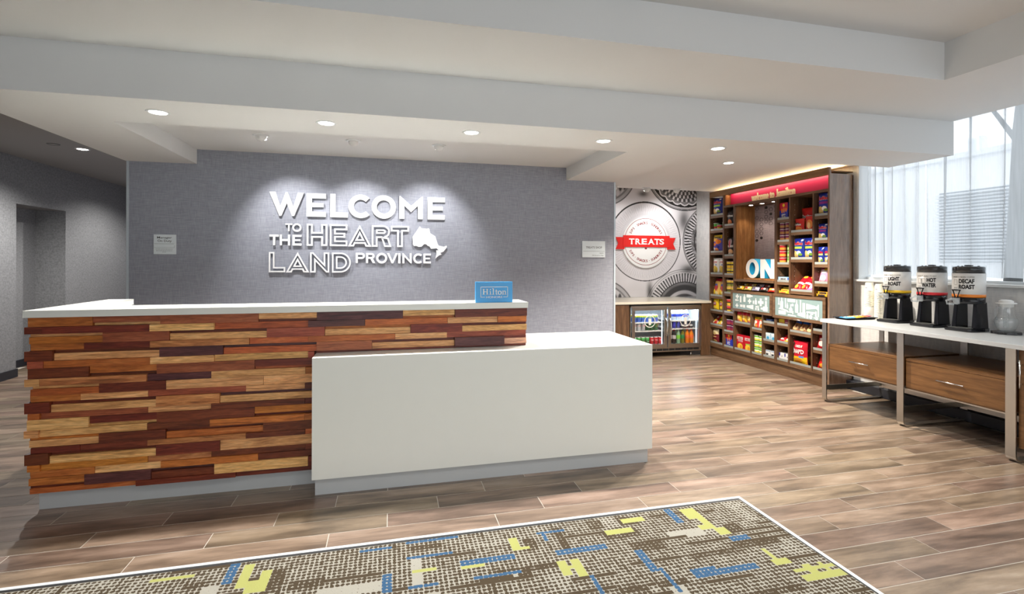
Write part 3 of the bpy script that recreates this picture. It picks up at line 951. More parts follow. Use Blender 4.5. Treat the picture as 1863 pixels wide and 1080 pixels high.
# ---------------------------------------------------------------- carpet inlay with white edging
def carpet_mat():
    m = new_mat('tufted_carpet')
    nt, N, L, b = nodes(m)
    ca = N.new('ShaderNodeVertexColor'); ca.layer_name = 'tuft'
    uv = N.new('ShaderNodeUVMap'); uv.uv_map = 'cell'
    g = N.new('ShaderNodeNewGeometry')
    sub = N.new('ShaderNodeVectorMath'); sub.operation = 'SUBTRACT'; sub.inputs[1].default_value = (.5, .5, 0)
    L.new(uv.outputs[0], sub.inputs[0])
    nz = N.new('ShaderNodeTexNoise'); nz.inputs['Scale'].default_value = 80; nz.inputs['Detail'].default_value = 2
    L.new(g.outputs['Position'], nz.inputs['Vector'])
    ln = N.new('ShaderNodeVectorMath'); ln.operation = 'LENGTH'
    L.new(sub.outputs[0], ln.inputs[0])
    ad = N.new('ShaderNodeMath'); ad.operation = 'MULTIPLY_ADD'; ad.inputs[1].default_value = 0.7
    nz2 = N.new('ShaderNodeMath'); nz2.operation = 'SUBTRACT'; nz2.inputs[1].default_value = 0.5
    L.new(nz.outputs[0], nz2.inputs[0]); L.new(nz2.outputs[0], ad.inputs[0]); L.new(ln.outputs['Value'], ad.inputs[2])
    lt = N.new('ShaderNodeMath'); lt.operation = 'LESS_THAN'
    L.new(ad.outputs[0], lt.inputs[0]); L.new(ca.outputs['Alpha'], lt.inputs[1])
    fz = N.new('ShaderNodeTexNoise'); fz.inputs['Scale'].default_value = 420; fz.inputs['Detail'].default_value = 2
    L.new(g.outputs['Position'], fz.inputs['Vector'])
    mr = N.new('ShaderNodeMapRange'); mr.inputs['From Min'].default_value = .25; mr.inputs['From Max'].default_value = .75; mr.inputs['To Min'].default_value = .72; mr.inputs['To Max'].default_value = 1.2
    L.new(fz.outputs[0], mr.inputs[0])
    mx = N.new('ShaderNodeMix'); mx.data_type = 'RGBA'; mx.inputs[6].default_value = lin((172, 169, 158))
    L.new(lt.outputs[0], mx.inputs[0]); L.new(ca.outputs['Color'], mx.inputs[7])
    m2 = N.new('ShaderNodeMix'); m2.data_type = 'RGBA'; m2.blend_type = 'MULTIPLY'; m2.inputs[0].default_value = 1
    L.new(mx.outputs[2], m2.inputs[6]); L.new(mr.outputs[0], m2.inputs[7]); L.new(m2.outputs[2], b.inputs['Base Color'])
    b.inputs['Roughness'].default_value = 0.95; b.inputs['Specular IOR Level'].default_value = 0.1
    hm = N.new('ShaderNodeMath'); hm.operation = 'ADD'
    L.new(lt.outputs[0], hm.inputs[0]); L.new(fz.outputs[0], hm.inputs[1])
    bp = N.new('ShaderNodeBump'); bp.inputs['Strength'].default_value = .7; bp.inputs['Distance'].default_value = .004
    L.new(hm.outputs[0], bp.inputs['Height']); L.new(bp.outputs[0], b.inputs['Normal'])
    return m


RX1, RY1 = 2.086, 2.656
rug = thing('carpet', (-.8, 1.2, 0), 'brown, grey, lime and blue patterned carpet inlay with a thin white edge', 'carpet')
CELL = 0.0225
rx0, ry0 = -4.4, -1.5
nx = int((RX1 - .022 - rx0) / CELL); ny = int((RY1 - .022 - ry0) / CELL)
R_ = np.random.RandomState(5)
fill = np.full((ny, nx), .43); colr = np.zeros((ny, nx, 3)); BRN = np.array(lin((82, 71, 56))[:3]); YEL = np.array(lin((176, 178, 108))[:3]); BLU = np.array(lin((64, 98, 132))[:3]); GRY = np.array(lin((186, 181, 166))[:3])
colr[:] = BRN
fill += R_.uniform(-.07, .05, fill.shape)
for k in range(620):
    i = R_.randint(0, nx); j = R_.randint(0, ny); t_ = R_.rand()
    ln_, wd_ = (R_.randint(4, 16), R_.randint(1, 5)) if R_.rand() < .65 else (R_.randint(1, 5), R_.randint(4, 12))
    sl = (slice(j, j + wd_), slice(i, i + ln_))
    fill[sl] = .58 + R_.uniform(-.09, .09, fill[sl].shape) if t_ < .52 else (.34 + R_.uniform(-.05, .05, fill[sl].shape) if t_ < .86 else 0.0)
for k in range(330):                                   # solid thin brown runs
    i = R_.randint(0, nx); j = R_.randint(0, ny); fill[j, i:i + R_.randint(4, 18)] = .75


def motif(x0, x1, y0, y1, c, f=.9):
    i0 = int((x0 - rx0) / CELL); i1 = max(i0 + 1, int((x1 - rx0) / CELL)); j0 = int((y0 - ry0) / CELL); j1 = max(j0 + 1, int((y1 - ry0) / CELL))
    fill[j0:j1, i0:i1] = f; colr[j0:j1, i0:i1] = c


for q in ((1.65, 1.72, 2.50, 2.60), (1.68, 1.74, 2.38, 2.52), (1.64, 1.70, 2.38, 2.43), (1.71, 1.77, 2.32, 2.38), (1.25, 1.39, 2.535, 2.575), (1.13, 1.27, 2.45, 2.485), (.61, .65, 2.43, 2.54), (.60, .69, 2.42, 2.45), (.78, .83, 2.17, 2.30),
          (.86, .90, 2.16, 2.30), (.78, .90, 2.22, 2.25), (1.81, 1.85, 2.04, 2.15), (1.79, 1.88, 2.02, 2.06), (1.84, 2.06, 1.95, 1.985), (1.85, 2.06, 1.89, 1.925), (1.92, 1.95, 1.88, 2.0), (1.99, 2.02, 1.88, 2.0), (.34, .45, 2.325, 2.355), (-1.03, -.85, 2.55, 2.58),
          (-.66, -.60, 2.42, 2.60), (-.60, -.52, 2.38, 2.46), (-.56, -.51, 2.44, 2.53), (.10, .22, 2.35, 2.385), (-1.5, -1.4, 2.45, 2.5), (-.2, -.1, 1.9, 2.05), (.3, .42, 1.7, 1.75)):
    motif(*q, YEL)
for q in ((1.56, 1.585, 2.48, 2.64), (1.20, 1.235, 2.12, 2.28), (1.225, 1.25, 1.96, 2.14), (1.36, 1.70, 2.03, 2.07), (1.38, 1.5, 2.07, 2.09), (.80, 1.08, 2.345, 2.375), (.77, .92, 2.53, 2.55), (.78, .81, 2.47, 2.53), (.90, .93, 2.02, 2.15), (.34, .61, 2.36, 2.395), (.39, .61, 2.245, 2.265),
          (1.72, 1.84, 2.25, 2.28), (-.715, -.685, 2.48, 2.64), (.08, .32, 2.46, 2.49), (-.03, .01, 2.24, 2.38), (.08, .22, 2.245, 2.275), (-.14, .03, 2.575, 2.60), (.08, .35, 2.60, 2.625), (-1.3, -1.1, 2.4, 2.43)):
    motif(*q, BLU, .56)
vx = rx0 + CELL * np.arange(nx + 1); vy = ry0 + CELL * np.arange(ny + 1)
gx, gy = np.meshgrid(vx, vy)
co = np.stack([gx, gy, np.full_like(gx, .012)], -1).reshape(-1, 3) - np.array(rug.location)
ii, jj = np.meshgrid(np.arange(nx), np.arange(ny))
a = (jj * (nx + 1) + ii).ravel()
faces = np.stack([a, a + 1, a + nx + 2, a + nx + 1], -1)
me = bpy.data.meshes.new('pile')
me.vertices.add(len(co)); me.vertices.foreach_set('co', co.ravel())
me.loops.add(faces.size); me.loops.foreach_set('vertex_index', faces.ravel())
me.polygons.add(len(faces)); me.polygons.foreach_set('loop_start', np.arange(0, faces.size, 4)); me.polygons.foreach_set('loop_total', np.full(len(faces), 4))
me.update()
rgba = np.concatenate([colr, fill[..., None]], -1).reshape(-1, 4)
at = me.color_attributes.new('tuft', 'FLOAT_COLOR', 'CORNER'); at.data.foreach_set('color', np.repeat(rgba, 4, 0).astype(np.float32).ravel())
uvl = me.uv_layers.new(name='cell'); uvl.data.foreach_set('uv', np.tile(np.array([0, 0, 1, 0, 1, 1, 0, 1], np.float32), len(faces)))
me.materials.append(carpet_mat())
o = bpy.data.objects.new('pile', me); COL.objects.link(o); o.parent = rug; o['kind'] = 'stuff'
MB().box(rx0, RX1 - .018, ry0, RY1 - .018, .0005, .0118).build('backing', BLACK_M, rug)
ed = MB(); ed.box(rx0, RX1, RY1 - .02, RY1, .0005, .014); ed.box(RX1 - .02, RX1, ry0, RY1 - .02, .0005, .014)
ed.build('edge_trim', WHITE_TRIM, rug)

# ---------------------------------------------------------------- mural print on the far wall
MX0, MX1, MZ0, MZ1 = 2.73, 5.236, .852, 2.98
nx, nz = 420, 356
X_, Z_ = np.meshgrid(np.linspace(MX0, MX1, nx), np.linspace(MZ0, MZ1, nz))
rs = np.random.RandomState(3)


def soft(e0, e1, x):
    t = np.clip((x - e0) / (e1 - e0), 0, 1); return t * t * (3 - 2 * t)


def band(r, a, b, s=.008):
    return soft(a - s, a, r) * (1 - soft(b, b + s, r))


def wob(n):
    gsz = rs.rand(n + 3, n + 3); u = (X_ - MX0) / (MX1 - MX0) * n; v = (Z_ - MZ0) / (MZ1 - MZ0) * n
    i = u.astype(int); j = v.astype(int); fu = u - i; fv = v - j
    return (gsz[j, i] * (1 - fu) + gsz[j, i + 1] * fu) * (1 - fv) + (gsz[j + 1, i] * (1 - fu) + gsz[j + 1, i + 1] * fu) * fv


V = .93 - .08 * wob(7) + .04 * wob(17)


def pol(cx, cz):
    return np.hypot(X_ - cx, Z_ - cz), np.arctan2(Z_ - cz, X_ - cx)


def put(mask, val):
    global V
    V = V * (1 - mask) + val * mask


n1, n2 = wob(60), wob(110)
# base of the glass, honeycomb (upper left and lower left)
for cx, cz, R0 in ((3.45, 3.02, .63), (3.42, .52, .64)):
    r, t_ = pol(cx, cz)
    put(1 - soft(R0 - .01, R0, r), .80 - .12 * wob(20))
    put(band(r, R0 - .012, R0), .45); put(band(r, R0 - .09, R0 - .07), .55)
    hx = np.sin(34 * (X_ + .5 * Z_)) * np.sin(34 * (X_ - .5 * Z_) + 1)
    put((r < R0 - .1) * soft(-.25, .5, hx), .88); put((r < R0 - .1) * (1 - soft(-.55, -.15, hx)) * .9, .30)
# upper right: scalloped dark base
r, t_ = pol(5.0, 3.13)
put(1 - soft(.775, .785, r), .84); put(band(r, .768, .780, .004), .16); put(band(r, .745, .760, .004), .55)
sc = .655 + .03 * np.abs(np.sin(t_ * 13))
put(band(r, .1, .715, .006), .62 - .25 * n1); put((r > sc) * (r < .725) * 1.0, .12 + .1 * n2)
put((np.abs(r - sc) < .011) * 1.0, .95)
for rr, k_ in ((.60, 44), (.54, 44), (.48, 40), (.42, 36), (.36, 30)):
    dots = np.sin(t_ * k_ + rr * 40)
    put(band(r, rr - .022, rr + .022) * soft(.1, .6, dots), .93); put(band(r, rr - .026, rr + .02) * soft(.1, .6, -dots), .20 + .2 * n2)
# right edge: ribbed base
r, t_ = pol(5.645, 1.82)
put(1 - soft(.68, .69, r), .90); put(band(r, .672, .680, .004), .25); put(band(r, .655, .662, .004), .5)
tk = np.sin(t_ * 74 + 2 * n1)
put(band(r, .515, .645) * soft(-.2, .25, tk), .08 + .15 * n2); put((r < .515) * 1.0, .50 + .35 * (n1 - .5) + .35 * (n2 - .5)); put(band(r, .44, .455), .2)
# lower right: fluted base
r, t_ = pol(5.0, .55)
put(1 - soft(.775, .785, r), .90); put(band(r, .77, .778, .004), .6); put(band(r, .735, .742, .004), .7)
tk = np.sin(t_ * 78)
put(band(r, .565, .705) * soft(.0, .45, tk), .10 + .25 * n1); put(band(r, .548, .560, .005), .22)
put((r < .548) * 1.0, .58 + .5 * (wob(14) - .5)); put(band(r, .43, .49, .03), .30); put(band(r, .36, .40, .02) * .8, .93)
# smoky shadows between the glasses (part of the print)
for cx, cz, a_, b_ in ((4.985, 2.18, .10, .18), (5.08, 1.33, .13, .07), (4.33, .95, .05, .14), (4.2, 2.62, .09, .05)):
    d_ = ((X_ - cx) / a_) ** 2 + ((Z_ - cz) / b_) ** 2
    V = V * (1 - .55 * np.exp(-d_))
# centre: the clear base behind the emblem
r, t_ = pol(4.242, 1.80)
put(1 - soft(.676, .684, r), .90 - .04 * wob(9)); put(band(r, .666, .677 + .012 * np.clip(np.sin(t_), 0, 1), .003), .14)
tk = np.sin(t_ * 96 + 4 * n1)
put(band(r, .47, .60, .05) * soft(.0, .8, tk) * .5, .76); put(band(r, .44, .47, .03) * .6, .80)
V = np.clip(V, .03, .97)
me = bpy.data.meshes.new('mural')
co = np.stack([X_, np.full_like(X_, YF - .006), Z_], -1).reshape(-1, 3)
ii, jj = np.meshgrid(np.arange(nx - 1), np.arange(nz - 1)); a = (jj * nx + ii).ravel()
faces = np.stack([a, a + 1, a + nx + 1, a + nx], -1)
me.vertices.add(len(co)); me.vertices.foreach_set('co', co.ravel())
me.loops.add(faces.size); me.loops.foreach_set('vertex_index', faces.ravel())
me.polygons.add(len(faces)); me.polygons.foreach_set('loop_start', np.arange(0, faces.size, 4)); me.polygons.foreach_set('loop_total', np.full(len(faces), 4))
me.update()
rgb = np.stack([V, V * .985, V * 1.0, np.ones_like(V)], -1) ** np.array([2.2, 2.2, 2.2, 1])
at = me.color_attributes.new('print', 'FLOAT_COLOR', 'POINT'); at.data.foreach_set('color', rgb.astype(np.float32).ravel())
m = new_mat('mural_print'); nt, N, L, b = nodes(m)
ca = N.new('ShaderNodeVertexColor'); ca.layer_name = 'print'; L.new(ca.outputs[0], b.inputs['Base Color']); b.inputs['Roughness'].default_value = .5
me.materials.append(m)
mural = thing('mural', (4.0, YF, .852), 'black and white wall mural of pressed-glass bottle bases above the drinks counter', 'mural')
o = bpy.data.objects.new('print', me); COL.objects.link(o); o.parent = mural; o.location = -mural.location
MB().box(MX0, MX1, YF - .0055, YF - .0005, MZ0, MZ1).build('sheet', WHITE_P, mural)

# round emblem with the red ribbon
em = thing('shop_emblem', (4.242, YF, 1.79), 'round white emblem with a red TREATS ribbon mounted over the mural', 'sign')
ey = YF - .007
EX, EZ = 4.242, 1.787
ep = lambda u, v, w: (EX + u, ey - w, EZ + v)
MB().poly([circle(0, 0, .436, 64)], ep, .022, WHITE_P).build('disc', None, em, fix=True)
RED = plain('ribbon_red', (226, 38, 34), .4, vary=.04, scale=3); MAROON = plain('emblem_maroon', (140, 24, 34), .5, vary=0)
MB().poly([circle(0, 0.012, .402, 64), circle(0, 0.012, .395, 64)[::-1]], lambda u, v, w: ep(u, v, .0225 + w), .0008, MAROON).build('ring', None, em, fix=True)
rb = MB()
rp = lambda u, v, w: ep(u, v, .026 + w)
for s_ in (-1, 1):
    lp = [(s_ * .40, -.118), (s_ * .565, -.118), (s_ * .515, -.016), (s_ * .565, .086), (s_ * .40, .086)]
    rb.poly([ccw(lp)], rp, .004, RED)
rb.build('ribbon_tail', None, em, fix=True)
MB().poly([[(-.43, -.08), (.445, -.08), (.445, .118), (-.43, .118)]], lambda u, v, w: ep(u, v, .032 + w), .005, RED).build('ribbon', None, em, fix=True)
tx = MB(); fp = lambda u, v, w: ep(u, v, .0376)
gx_ = [-.325, -.205, -.088, .035, .152, .247]; gw = [.105, .10, .10, .115, .10, .09]
for ch, g_, w_ in zip('TREATS', gx_, gw):
    put_text(tx, ch, fp, g_, g_ + w_, -.035, .065, bold=.03)
    if ch in 'TREA':                                   # slab serifs
        for q in ({'T': (.5,), 'R': (.14, .9), 'E': (.12,), 'A': (.06, .94)}[ch]):
            tx.quad(ep(g_ + w_ * q - .018, -.035, .0384), ep(g_ + w_ * q + .018, -.035, .0384), ep(g_ + w_ * q + .018, -.024, .0384), ep(g_ + w_ * q - .018, -.024, .0384))
tx.build('ribbon_lettering', WHITE_P, em)
tx = MB()


def arc_text(mb, s, rad, mid, up_, size, place):
    adv = [.34 if ch in ' ' else (.36 if ch in 'I·' else .62) for ch in s]
    tot = sum(adv); pos = 0
    for ch, a_ in zip(s, adv):
        c_ = pos + a_ / 2 - tot / 2; pos += a_
        if ch == ' ': continue
        v, f, x0, x1, y0, y1 = text2d(ch, .025)
        phi = mid - c_ * size / rad if up_ else mid + c_ * size / rad
        ca_, sa_ = math.cos(phi), math.sin(phi)
        for_ = []
        for x, y in v:
            u = (x - (x0 + x1) / 2) * size; w = (y - .35) * size
            if up_: px, pz = (rad + w) * ca_ + u * sa_, (rad + w) * sa_ - u * ca_
            else: px, pz = (rad - w) * ca_ - u * sa_, (rad - w) * sa_ + u * ca_
            for_.append((px, pz, 0))
        mb.add(for_, f, place)


arc_text(tx, 'SIPS · SNACKS · SUNDRIES', .325, PI / 2, True, .058, lambda u, v, w: ep(u, v + .01, .0228))
arc_text(tx, 'SIPS · SNACKS · SUNDRIES', .325, -PI / 2, False, .058, lambda u, v, w: ep(u, v + .01, .0228))
tx.add([(p[0], p[1] - .102, 0) for p in circle(0, 0, .016, 16, rx=.024)], [tuple(range(16))], lambda u, v, w: ep(u, v, .0228))
for s_ in (-1, 1):
    tx.quad(ep(s_ * .05 - .0, -.1005, .0228), ep(s_ * .30, -.1005, .0228), ep(s_ * .30, -.1035, .0228), ep(s_ * .05, -.1035, .0228))
tx.build('round_lettering', MAROON, em)['kind'] = 'stuff'

# ---------------------------------------------------------------- drinks counter and glass-door cooler
FY = 6.865
ctr = thing('drinks_counter', (4.0, FY, 0), 'cream stone counter with walnut end panels under the mural', 'counter')
MB().box(2.73, 4.872, FY - .01, YF - .003, .815, .850).build('stone_top', QUARTZ_C, ctr, bevel=.003)
for x0, x1 in ((3.245, 3.484), (4.708, 4.865)):
    MB().box(x0, x1, FY + .012, FY + .034, 0.002, .81).build('end_panel', WALNUT, ctr)
MB().box(2.73, 4.872, FY + .02, FY + .034, .795, .815).build('gap_shade', DARK, ctr)  # dark strip standing in for the shade in the gap
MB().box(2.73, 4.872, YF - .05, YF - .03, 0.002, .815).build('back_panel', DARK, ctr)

CAVITY = plain('cooler_liner', (205, 214, 220), .4, vary=.02)
COOL = glow('cooler_lamp', (225, 240, 255), .5)
LOGO = plain('cooler_decal', (226, 224, 216), .5, vary=0)


def cooler(x0, x1, label, doors, name='beverage_cooler'):
    t = thing(name, ((x0 + x1) / 2, FY + .3, 0), label, 'drinks cooler', 'under-counter drinks coolers')
    z0, z1 = .085, .79; yb = YF - .12; y0 = FY + .03
    b_ = MB(); b_.box(x0, x0 + .03, y0, yb, z0 + .06, z1); b_.box(x1 - .03, x1, y0, yb, z0 + .06, z1); b_.box(x0, x1, y0, yb, z1 - .035, z1); b_.box(x0, x1, y0, yb, z0 + .06, z0 + .10); b_.box(x0, x1, yb - .02, yb, z0, z1)
    b_.build('cabinet', CAVITY, t)
    s_ = MB(); s_.box(x0, x1, FY + .003, y0, z1 - .022, z1); s_.box(x0, x0 + .016, FY + .003, y0, z0 + .06, z1); s_.box(x1 - .016, x1, FY + .003, y0, z0 + .06, z1); s_.build('face_frame', STEEL, t)
    g_ = MB(); g_.box(x0, x1, FY + .012, y0, z0 - .005, z0 + .06)
    gl = g_.build('grille', STEEL, t)
    k = 0
    while x0 + .03 + k * .105 < x1 - .08:
        MB().box(x0 + .03 + k * .105, x0 + .125 + k * .105, FY + .008, FY + .0125, z0 + .012, z0 + .045).build('grille_slot', BLACK_M, gl); k += 1
    for fx in (x0 + .12, x1 - .12):
        MB().lathe(fx, FY + .10, [(.022, 0.001), (.026, .012), (.018, .03), (.018, z0)], 14).build('foot', STEEL, t)
    for (a, b2, hinge, lx) in doors:
        d = MB(); zd0, zd1 = .152, .768; q = .047
        d.box(a, b2, FY - .02, FY + .001, zd1 - q, zd1); d.box(a, b2, FY - .02, FY + .001, zd0, zd0 + q * 1.05); d.box(a, a + q, FY - .02, FY + .001, zd0 + q, zd1 - q); d.box(b2 - q, b2, FY - .02, FY + .001, zd0 + q, zd1 - q)
        dr = d.build('door', STEEL, t, bevel=.002)
        MB().box(a + q, b2 - q, FY - .012, FY - .008, zd0 + q, zd1 - q).build('door_glass', GLASS, dr)
        hx = b2 - .022 if hinge == 'L' else a + .022
        MB().tube([(hx, FY - .02, .60), (hx, FY - .045, .585), (hx, FY - .062, .53), (hx, FY - .068, .465), (hx, FY - .062, .40), (hx, FY - .045, .345), (hx, FY - .02, .33)], .011, 8).build('handle', CHROME, dr)
        if lx:
            cx_ = (a + b2) / 2 + lx
            lp = lambda u, v, w: (cx_ + u, FY - .0125 - w, .553 + v)
            lg = MB(); lg.poly([circle(0, 0, .092, 40), circle(0, 0, .081, 40)[::-1]], lp, .0006); lg.poly([[(-.018, -.055), (.018, -.055), (.026, .045), (-.026, .045)]], lp, .0006)
            lg.poly([[(-.003, .05), (.003, .05), (.010, .078), (.004, .078)]], lp, .0006)
            lg.build('cup_decal', LOGO, dr, fix=True)
        for zs in ((.533, .404) if hinge == 'L' else (.551, .424)):
            r_ = MB(); r_.box(a + .03, b2 - .03, FY + .035, FY + .045, zs - .012, zs); r_.box(a + .03, b2 - .03, FY + .05, yb - .05, zs - .006, zs - .003)
            r_.build('wire_shelf', WHITE_P, t)
        MB().box(b2 - .062, b2 - .05, FY + .032, FY + .042, .20, .72).build('light_tube', COOL, t)
        strip_light('cooler_light', ((a + b2) / 2, FY + .08, .745), .4, .06, (0, 0, 0), .5, (.86, .94, 1), t)
    return t


cooler(3.49, 4.702, 'stainless two-door glass cooler full of cans and bottles', ((3.516, 4.098, 'L', .005), (4.118, 4.690, 'R', 0.012)))
cooler(2.74, 3.232, 'stainless cooler mostly hidden behind the end of the reception wall', ((2.75, 3.222, 'L', 0),), 'beverage_cooler')


def can_mesh(r, h, bands):
    """bands: [(fraction of height, rgb)] bottom to top; silver ends"""
    al = C((205, 208, 210), .3)
    prof = [(r * .8, 0), (r, h * .06)]; ms = [al]
    for f, c_ in bands:
        prof.append((r, h * f)); ms.append(C(c_, .3))
    prof += [(r * .82, h * .985), (r * .8, h)]; ms += [al, al]
    return MB().lathe(0, 0, prof, 14, mats=ms)


def bottle_mesh(r, h, liquid, label_c, cap_c, glassy=False):
    lq = C(liquid, .12); lb = C(label_c, .4); cp = C(cap_c, .4)
    return MB().lathe(0, 0, [(r * .85, 0), (r, h * .04), (r * .96, h * .30), (r, h * .34), (r, h * .56), (r * .97, h * .60), (r * .85, h * .70), (r * .42, h * .88), (r * .42, h * .92), (r * .48, h * .92), (r * .48, h)],
                      14, mats=[lq, lq, lq, lb, lb, lq, lq, lq, cp, cp])


ORD = ('first', 'second', 'third', 'fourth', 'fifth', 'sixth', 'seventh')


def place_row(name, mb, xs, ys, z, label, cat, group, text=None, tw=.03, tc=(240, 240, 240), th_=.05, r=.03):
    """front row objects plus the row behind; each item is its own object sharing mesh data"""
    me = mb.mesh(name); bm = bmesh.new(); bm.from_mesh(me); bmesh.ops.recalc_face_normals(bm, faces=bm.faces); bm.to_mesh(me); bm.free()
    for j, yy in enumerate(ys):
        for i, x in enumerate(xs):
            o = bpy.data.objects.new(name, me); COL.objects.link(o); o.location = (x, yy, z)
            tag(o, (label + (', %s from the left' % ORD[i] if len(xs) > 1 else '') + (', row behind' if j else '')), cat, group)
            if text and yy == ys[0]:
                key = name + text
                if key not in LET:
                    q = MB(); put_text(q, text, lambda u, v, w: (u, -r - .0012, v), -tw, tw, th_, th_ + tw * .75, bold=.02); LET[key] = q.mesh('lettering', C(tc, .5))
                l_ = bpy.data.objects.new('lettering', LET[key]); COL.objects.link(l_); l_.parent = o


LET = {}
rowsy = (FY + .085, FY + .155)
lx = [3.605 + .072 * i for i in range(6)]
place_row('drink_can', can_mesh(.031, .112, [(.62, (58, 96, 186)), (.80, (120, 160, 90)), (.95, (226, 206, 60))]), lx, rowsy, .533, 'blue and yellow can on the top cooler shelf', 'can', 'blue and yellow cans on the top shelf')
place_row('drink_can', can_mesh(.031, .112, [(.55, (188, 192, 196)), (.75, (200, 204, 206)), (.95, (192, 196, 200))]), lx[:3], rowsy, .404, 'silver can on the middle cooler shelf', 'can', 'silver cans on the middle shelf', 'COKE', .022, (190, 30, 40), .07, .031)
place_row('drink_can', can_mesh(.031, .112, [(.5, (24, 90, 52)), (.74, (32, 104, 60)), (.95, (24, 90, 52))]), lx[3:], rowsy, .404, 'dark green can on the middle cooler shelf', 'can', 'green cans on the middle shelf', 'Dry', .018, (220, 90, 80), .06, .031)
place_row('drink_can', can_mesh(.031, .112, [(.5, (22, 96, 46)), (.7, (40, 130, 62)), (.95, (70, 170, 90))]), lx[:4], rowsy, .192, 'bright green can on the bottom cooler shelf', 'can', 'bright green cans on the bottom shelf', '7up', .02, (235, 240, 235), .04, .031)
place_row('drink_can', can_mesh(.031, .112, [(.5, (186, 24, 40)), (.74, (200, 34, 50)), (.95, (180, 24, 38))]), [3.893 + .072 * i for i in range(3)], rowsy, .192, 'red can on the bottom cooler shelf', 'can', 'red cans on the bottom shelf', 'Coke', .022, (245, 235, 235), .06, .031)
rx = [4.205 + .074 * i for i in range(6)]
place_row('water_bottle', bottle_mesh(.031, .165, (206, 222, 236), (48, 74, 190), (236, 240, 244)), rx[:5], rowsy, .551, 'clear water bottle on the top cooler shelf', 'bottle', 'water bottles on the top shelf')
place_row('energy_can', can_mesh(.028, .110, [(.35, (40, 44, 150)), (.6, (70, 66, 176)), (.95, (52, 52, 168))]), rx[:3], rowsy, .424, 'slim blue can on the middle cooler shelf', 'can', 'slim blue cans on the middle shelf')
place_row('energy_can', can_mesh(.028, .110, [(.3, (30, 34, 40)), (.55, (200, 206, 210)), (.95, (52, 62, 76))]), rx[3:], rowsy, .424, 'slim dark can on the middle cooler shelf', 'can', 'slim dark cans on the middle shelf')
place_row('soda_bottle', bottle_mesh(.032, .215, (34, 30, 32), (190, 186, 186), (170, 30, 36)), rx[:2], rowsy[:1], .192, 'dark cola bottle on the bottom cooler shelf', 'bottle', 'cola bottles on the bottom shelf')
place_row('soda_bottle', bottle_mesh(.032, .215, (132, 168, 140), (120, 200, 60), (230, 230, 226)), rx[2:3], rowsy[:1], .192, 'pale green lime soda bottle between the cola and the amber bottle', 'bottle', 'lime soda bottle')
place_row('soda_bottle', bottle_mesh(.032, .215, (112, 110, 36), (30, 130, 66), (40, 130, 60)), rx[3:4], rowsy[:1], .192, 'amber ginger ale bottle with a green label in the cooler', 'bottle', 'ginger ale bottle')
place_row('soda_bottle', bottle_mesh(.034, .215, (226, 128, 24), (232, 104, 36), (235, 90, 30)), [4.508, 4.582], rowsy[:1], .192, 'orange soda bottle on the bottom cooler shelf', 'bottle', 'orange soda bottles')


# ---------------------------------------------------------------- snack shelving (front plane X = 4.875, viewer's left is +Y)
SX, SB = 4.875, 5.225
WALNUT_G = ramp_mat('walnut_satin_glare', [(0.25, (90, 66, 48)), (0.5, (124, 96, 74)), (0.75, (150, 122, 100))], (9, 9, 0.9), 2.4, rough=0.22, spec=0.9, bump=0.02, distort=0.9, fine=0.2, coat=1.0)  # satin walnut, its colour lightened to hold the window glare
unit = thing('snack_shelving', (SX, 5.8, 0), 'tall built-in walnut snack shelving with a red header along the window wall', 'shelving')
def part(name, mat, *boxes, parent=None, bevel=0.0):
    m_ = MB()
    for b_ in boxes: m_.box(*b_)
    return m_.build(name, mat, parent or unit, bevel=bevel)

part('plinth', WALNUT_H, (SX + .02, SB, 4.716, 6.905, 0.001, .143))
part('base_board', WALNUT_H, (SX, SB, 4.716, 6.905, .143, .163))
part('side_panel', WALNUT, (SX, SB, 6.893, 6.915, .143, 2.464))
part('end_panel', WALNUT_G, (SX, SX + .02, 4.696, 4.716, 0.001, 2.545), (SX + .02, XR - .045, 4.70, 4.716, 0.001, 2.281), (SX + .02, XR - .045, 4.702, 4.716, 2.281, 2.286), (SX + .02, XR - .045, 4.70, 4.716, 2.286, 2.474))
part('back_panel', WALNUT, (SB - .004, SB + .006, 4.716, 6.905, .163, 2.47))
HDR_W = ramp_mat('header_veneer_lit', [(0.25, (96, 70, 42)), (0.5, (128, 96, 60)), (0.75, (150, 116, 78))], (9, 0.9, 12), 2.4, rough=0.4, bump=0.05, distort=0.5, fine=0.2)  # golden LED light put into the header's wood colour
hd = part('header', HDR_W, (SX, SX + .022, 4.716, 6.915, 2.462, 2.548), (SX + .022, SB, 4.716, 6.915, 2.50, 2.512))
part('header_shelf', WALNUT_H, (SX, SB, 4.716, 6.56, 2.272, 2.302))
part('header_end', LIT_WOOD, (SX + .012, SB - .02, 6.545, 6.5595, 2.302, 2.462))  # golden glow of the LED is in this wood's colour
REDP = plain('header_red', (188, 30, 76), .4, vary=.02, scale=3)
rp_ = part('header_sign', REDP, (SX + .10, SX + .112, 4.718, 6.544, 2.303, 2.475))
CREAM = plain('cream_letter', (242, 230, 190), .4, vary=0)
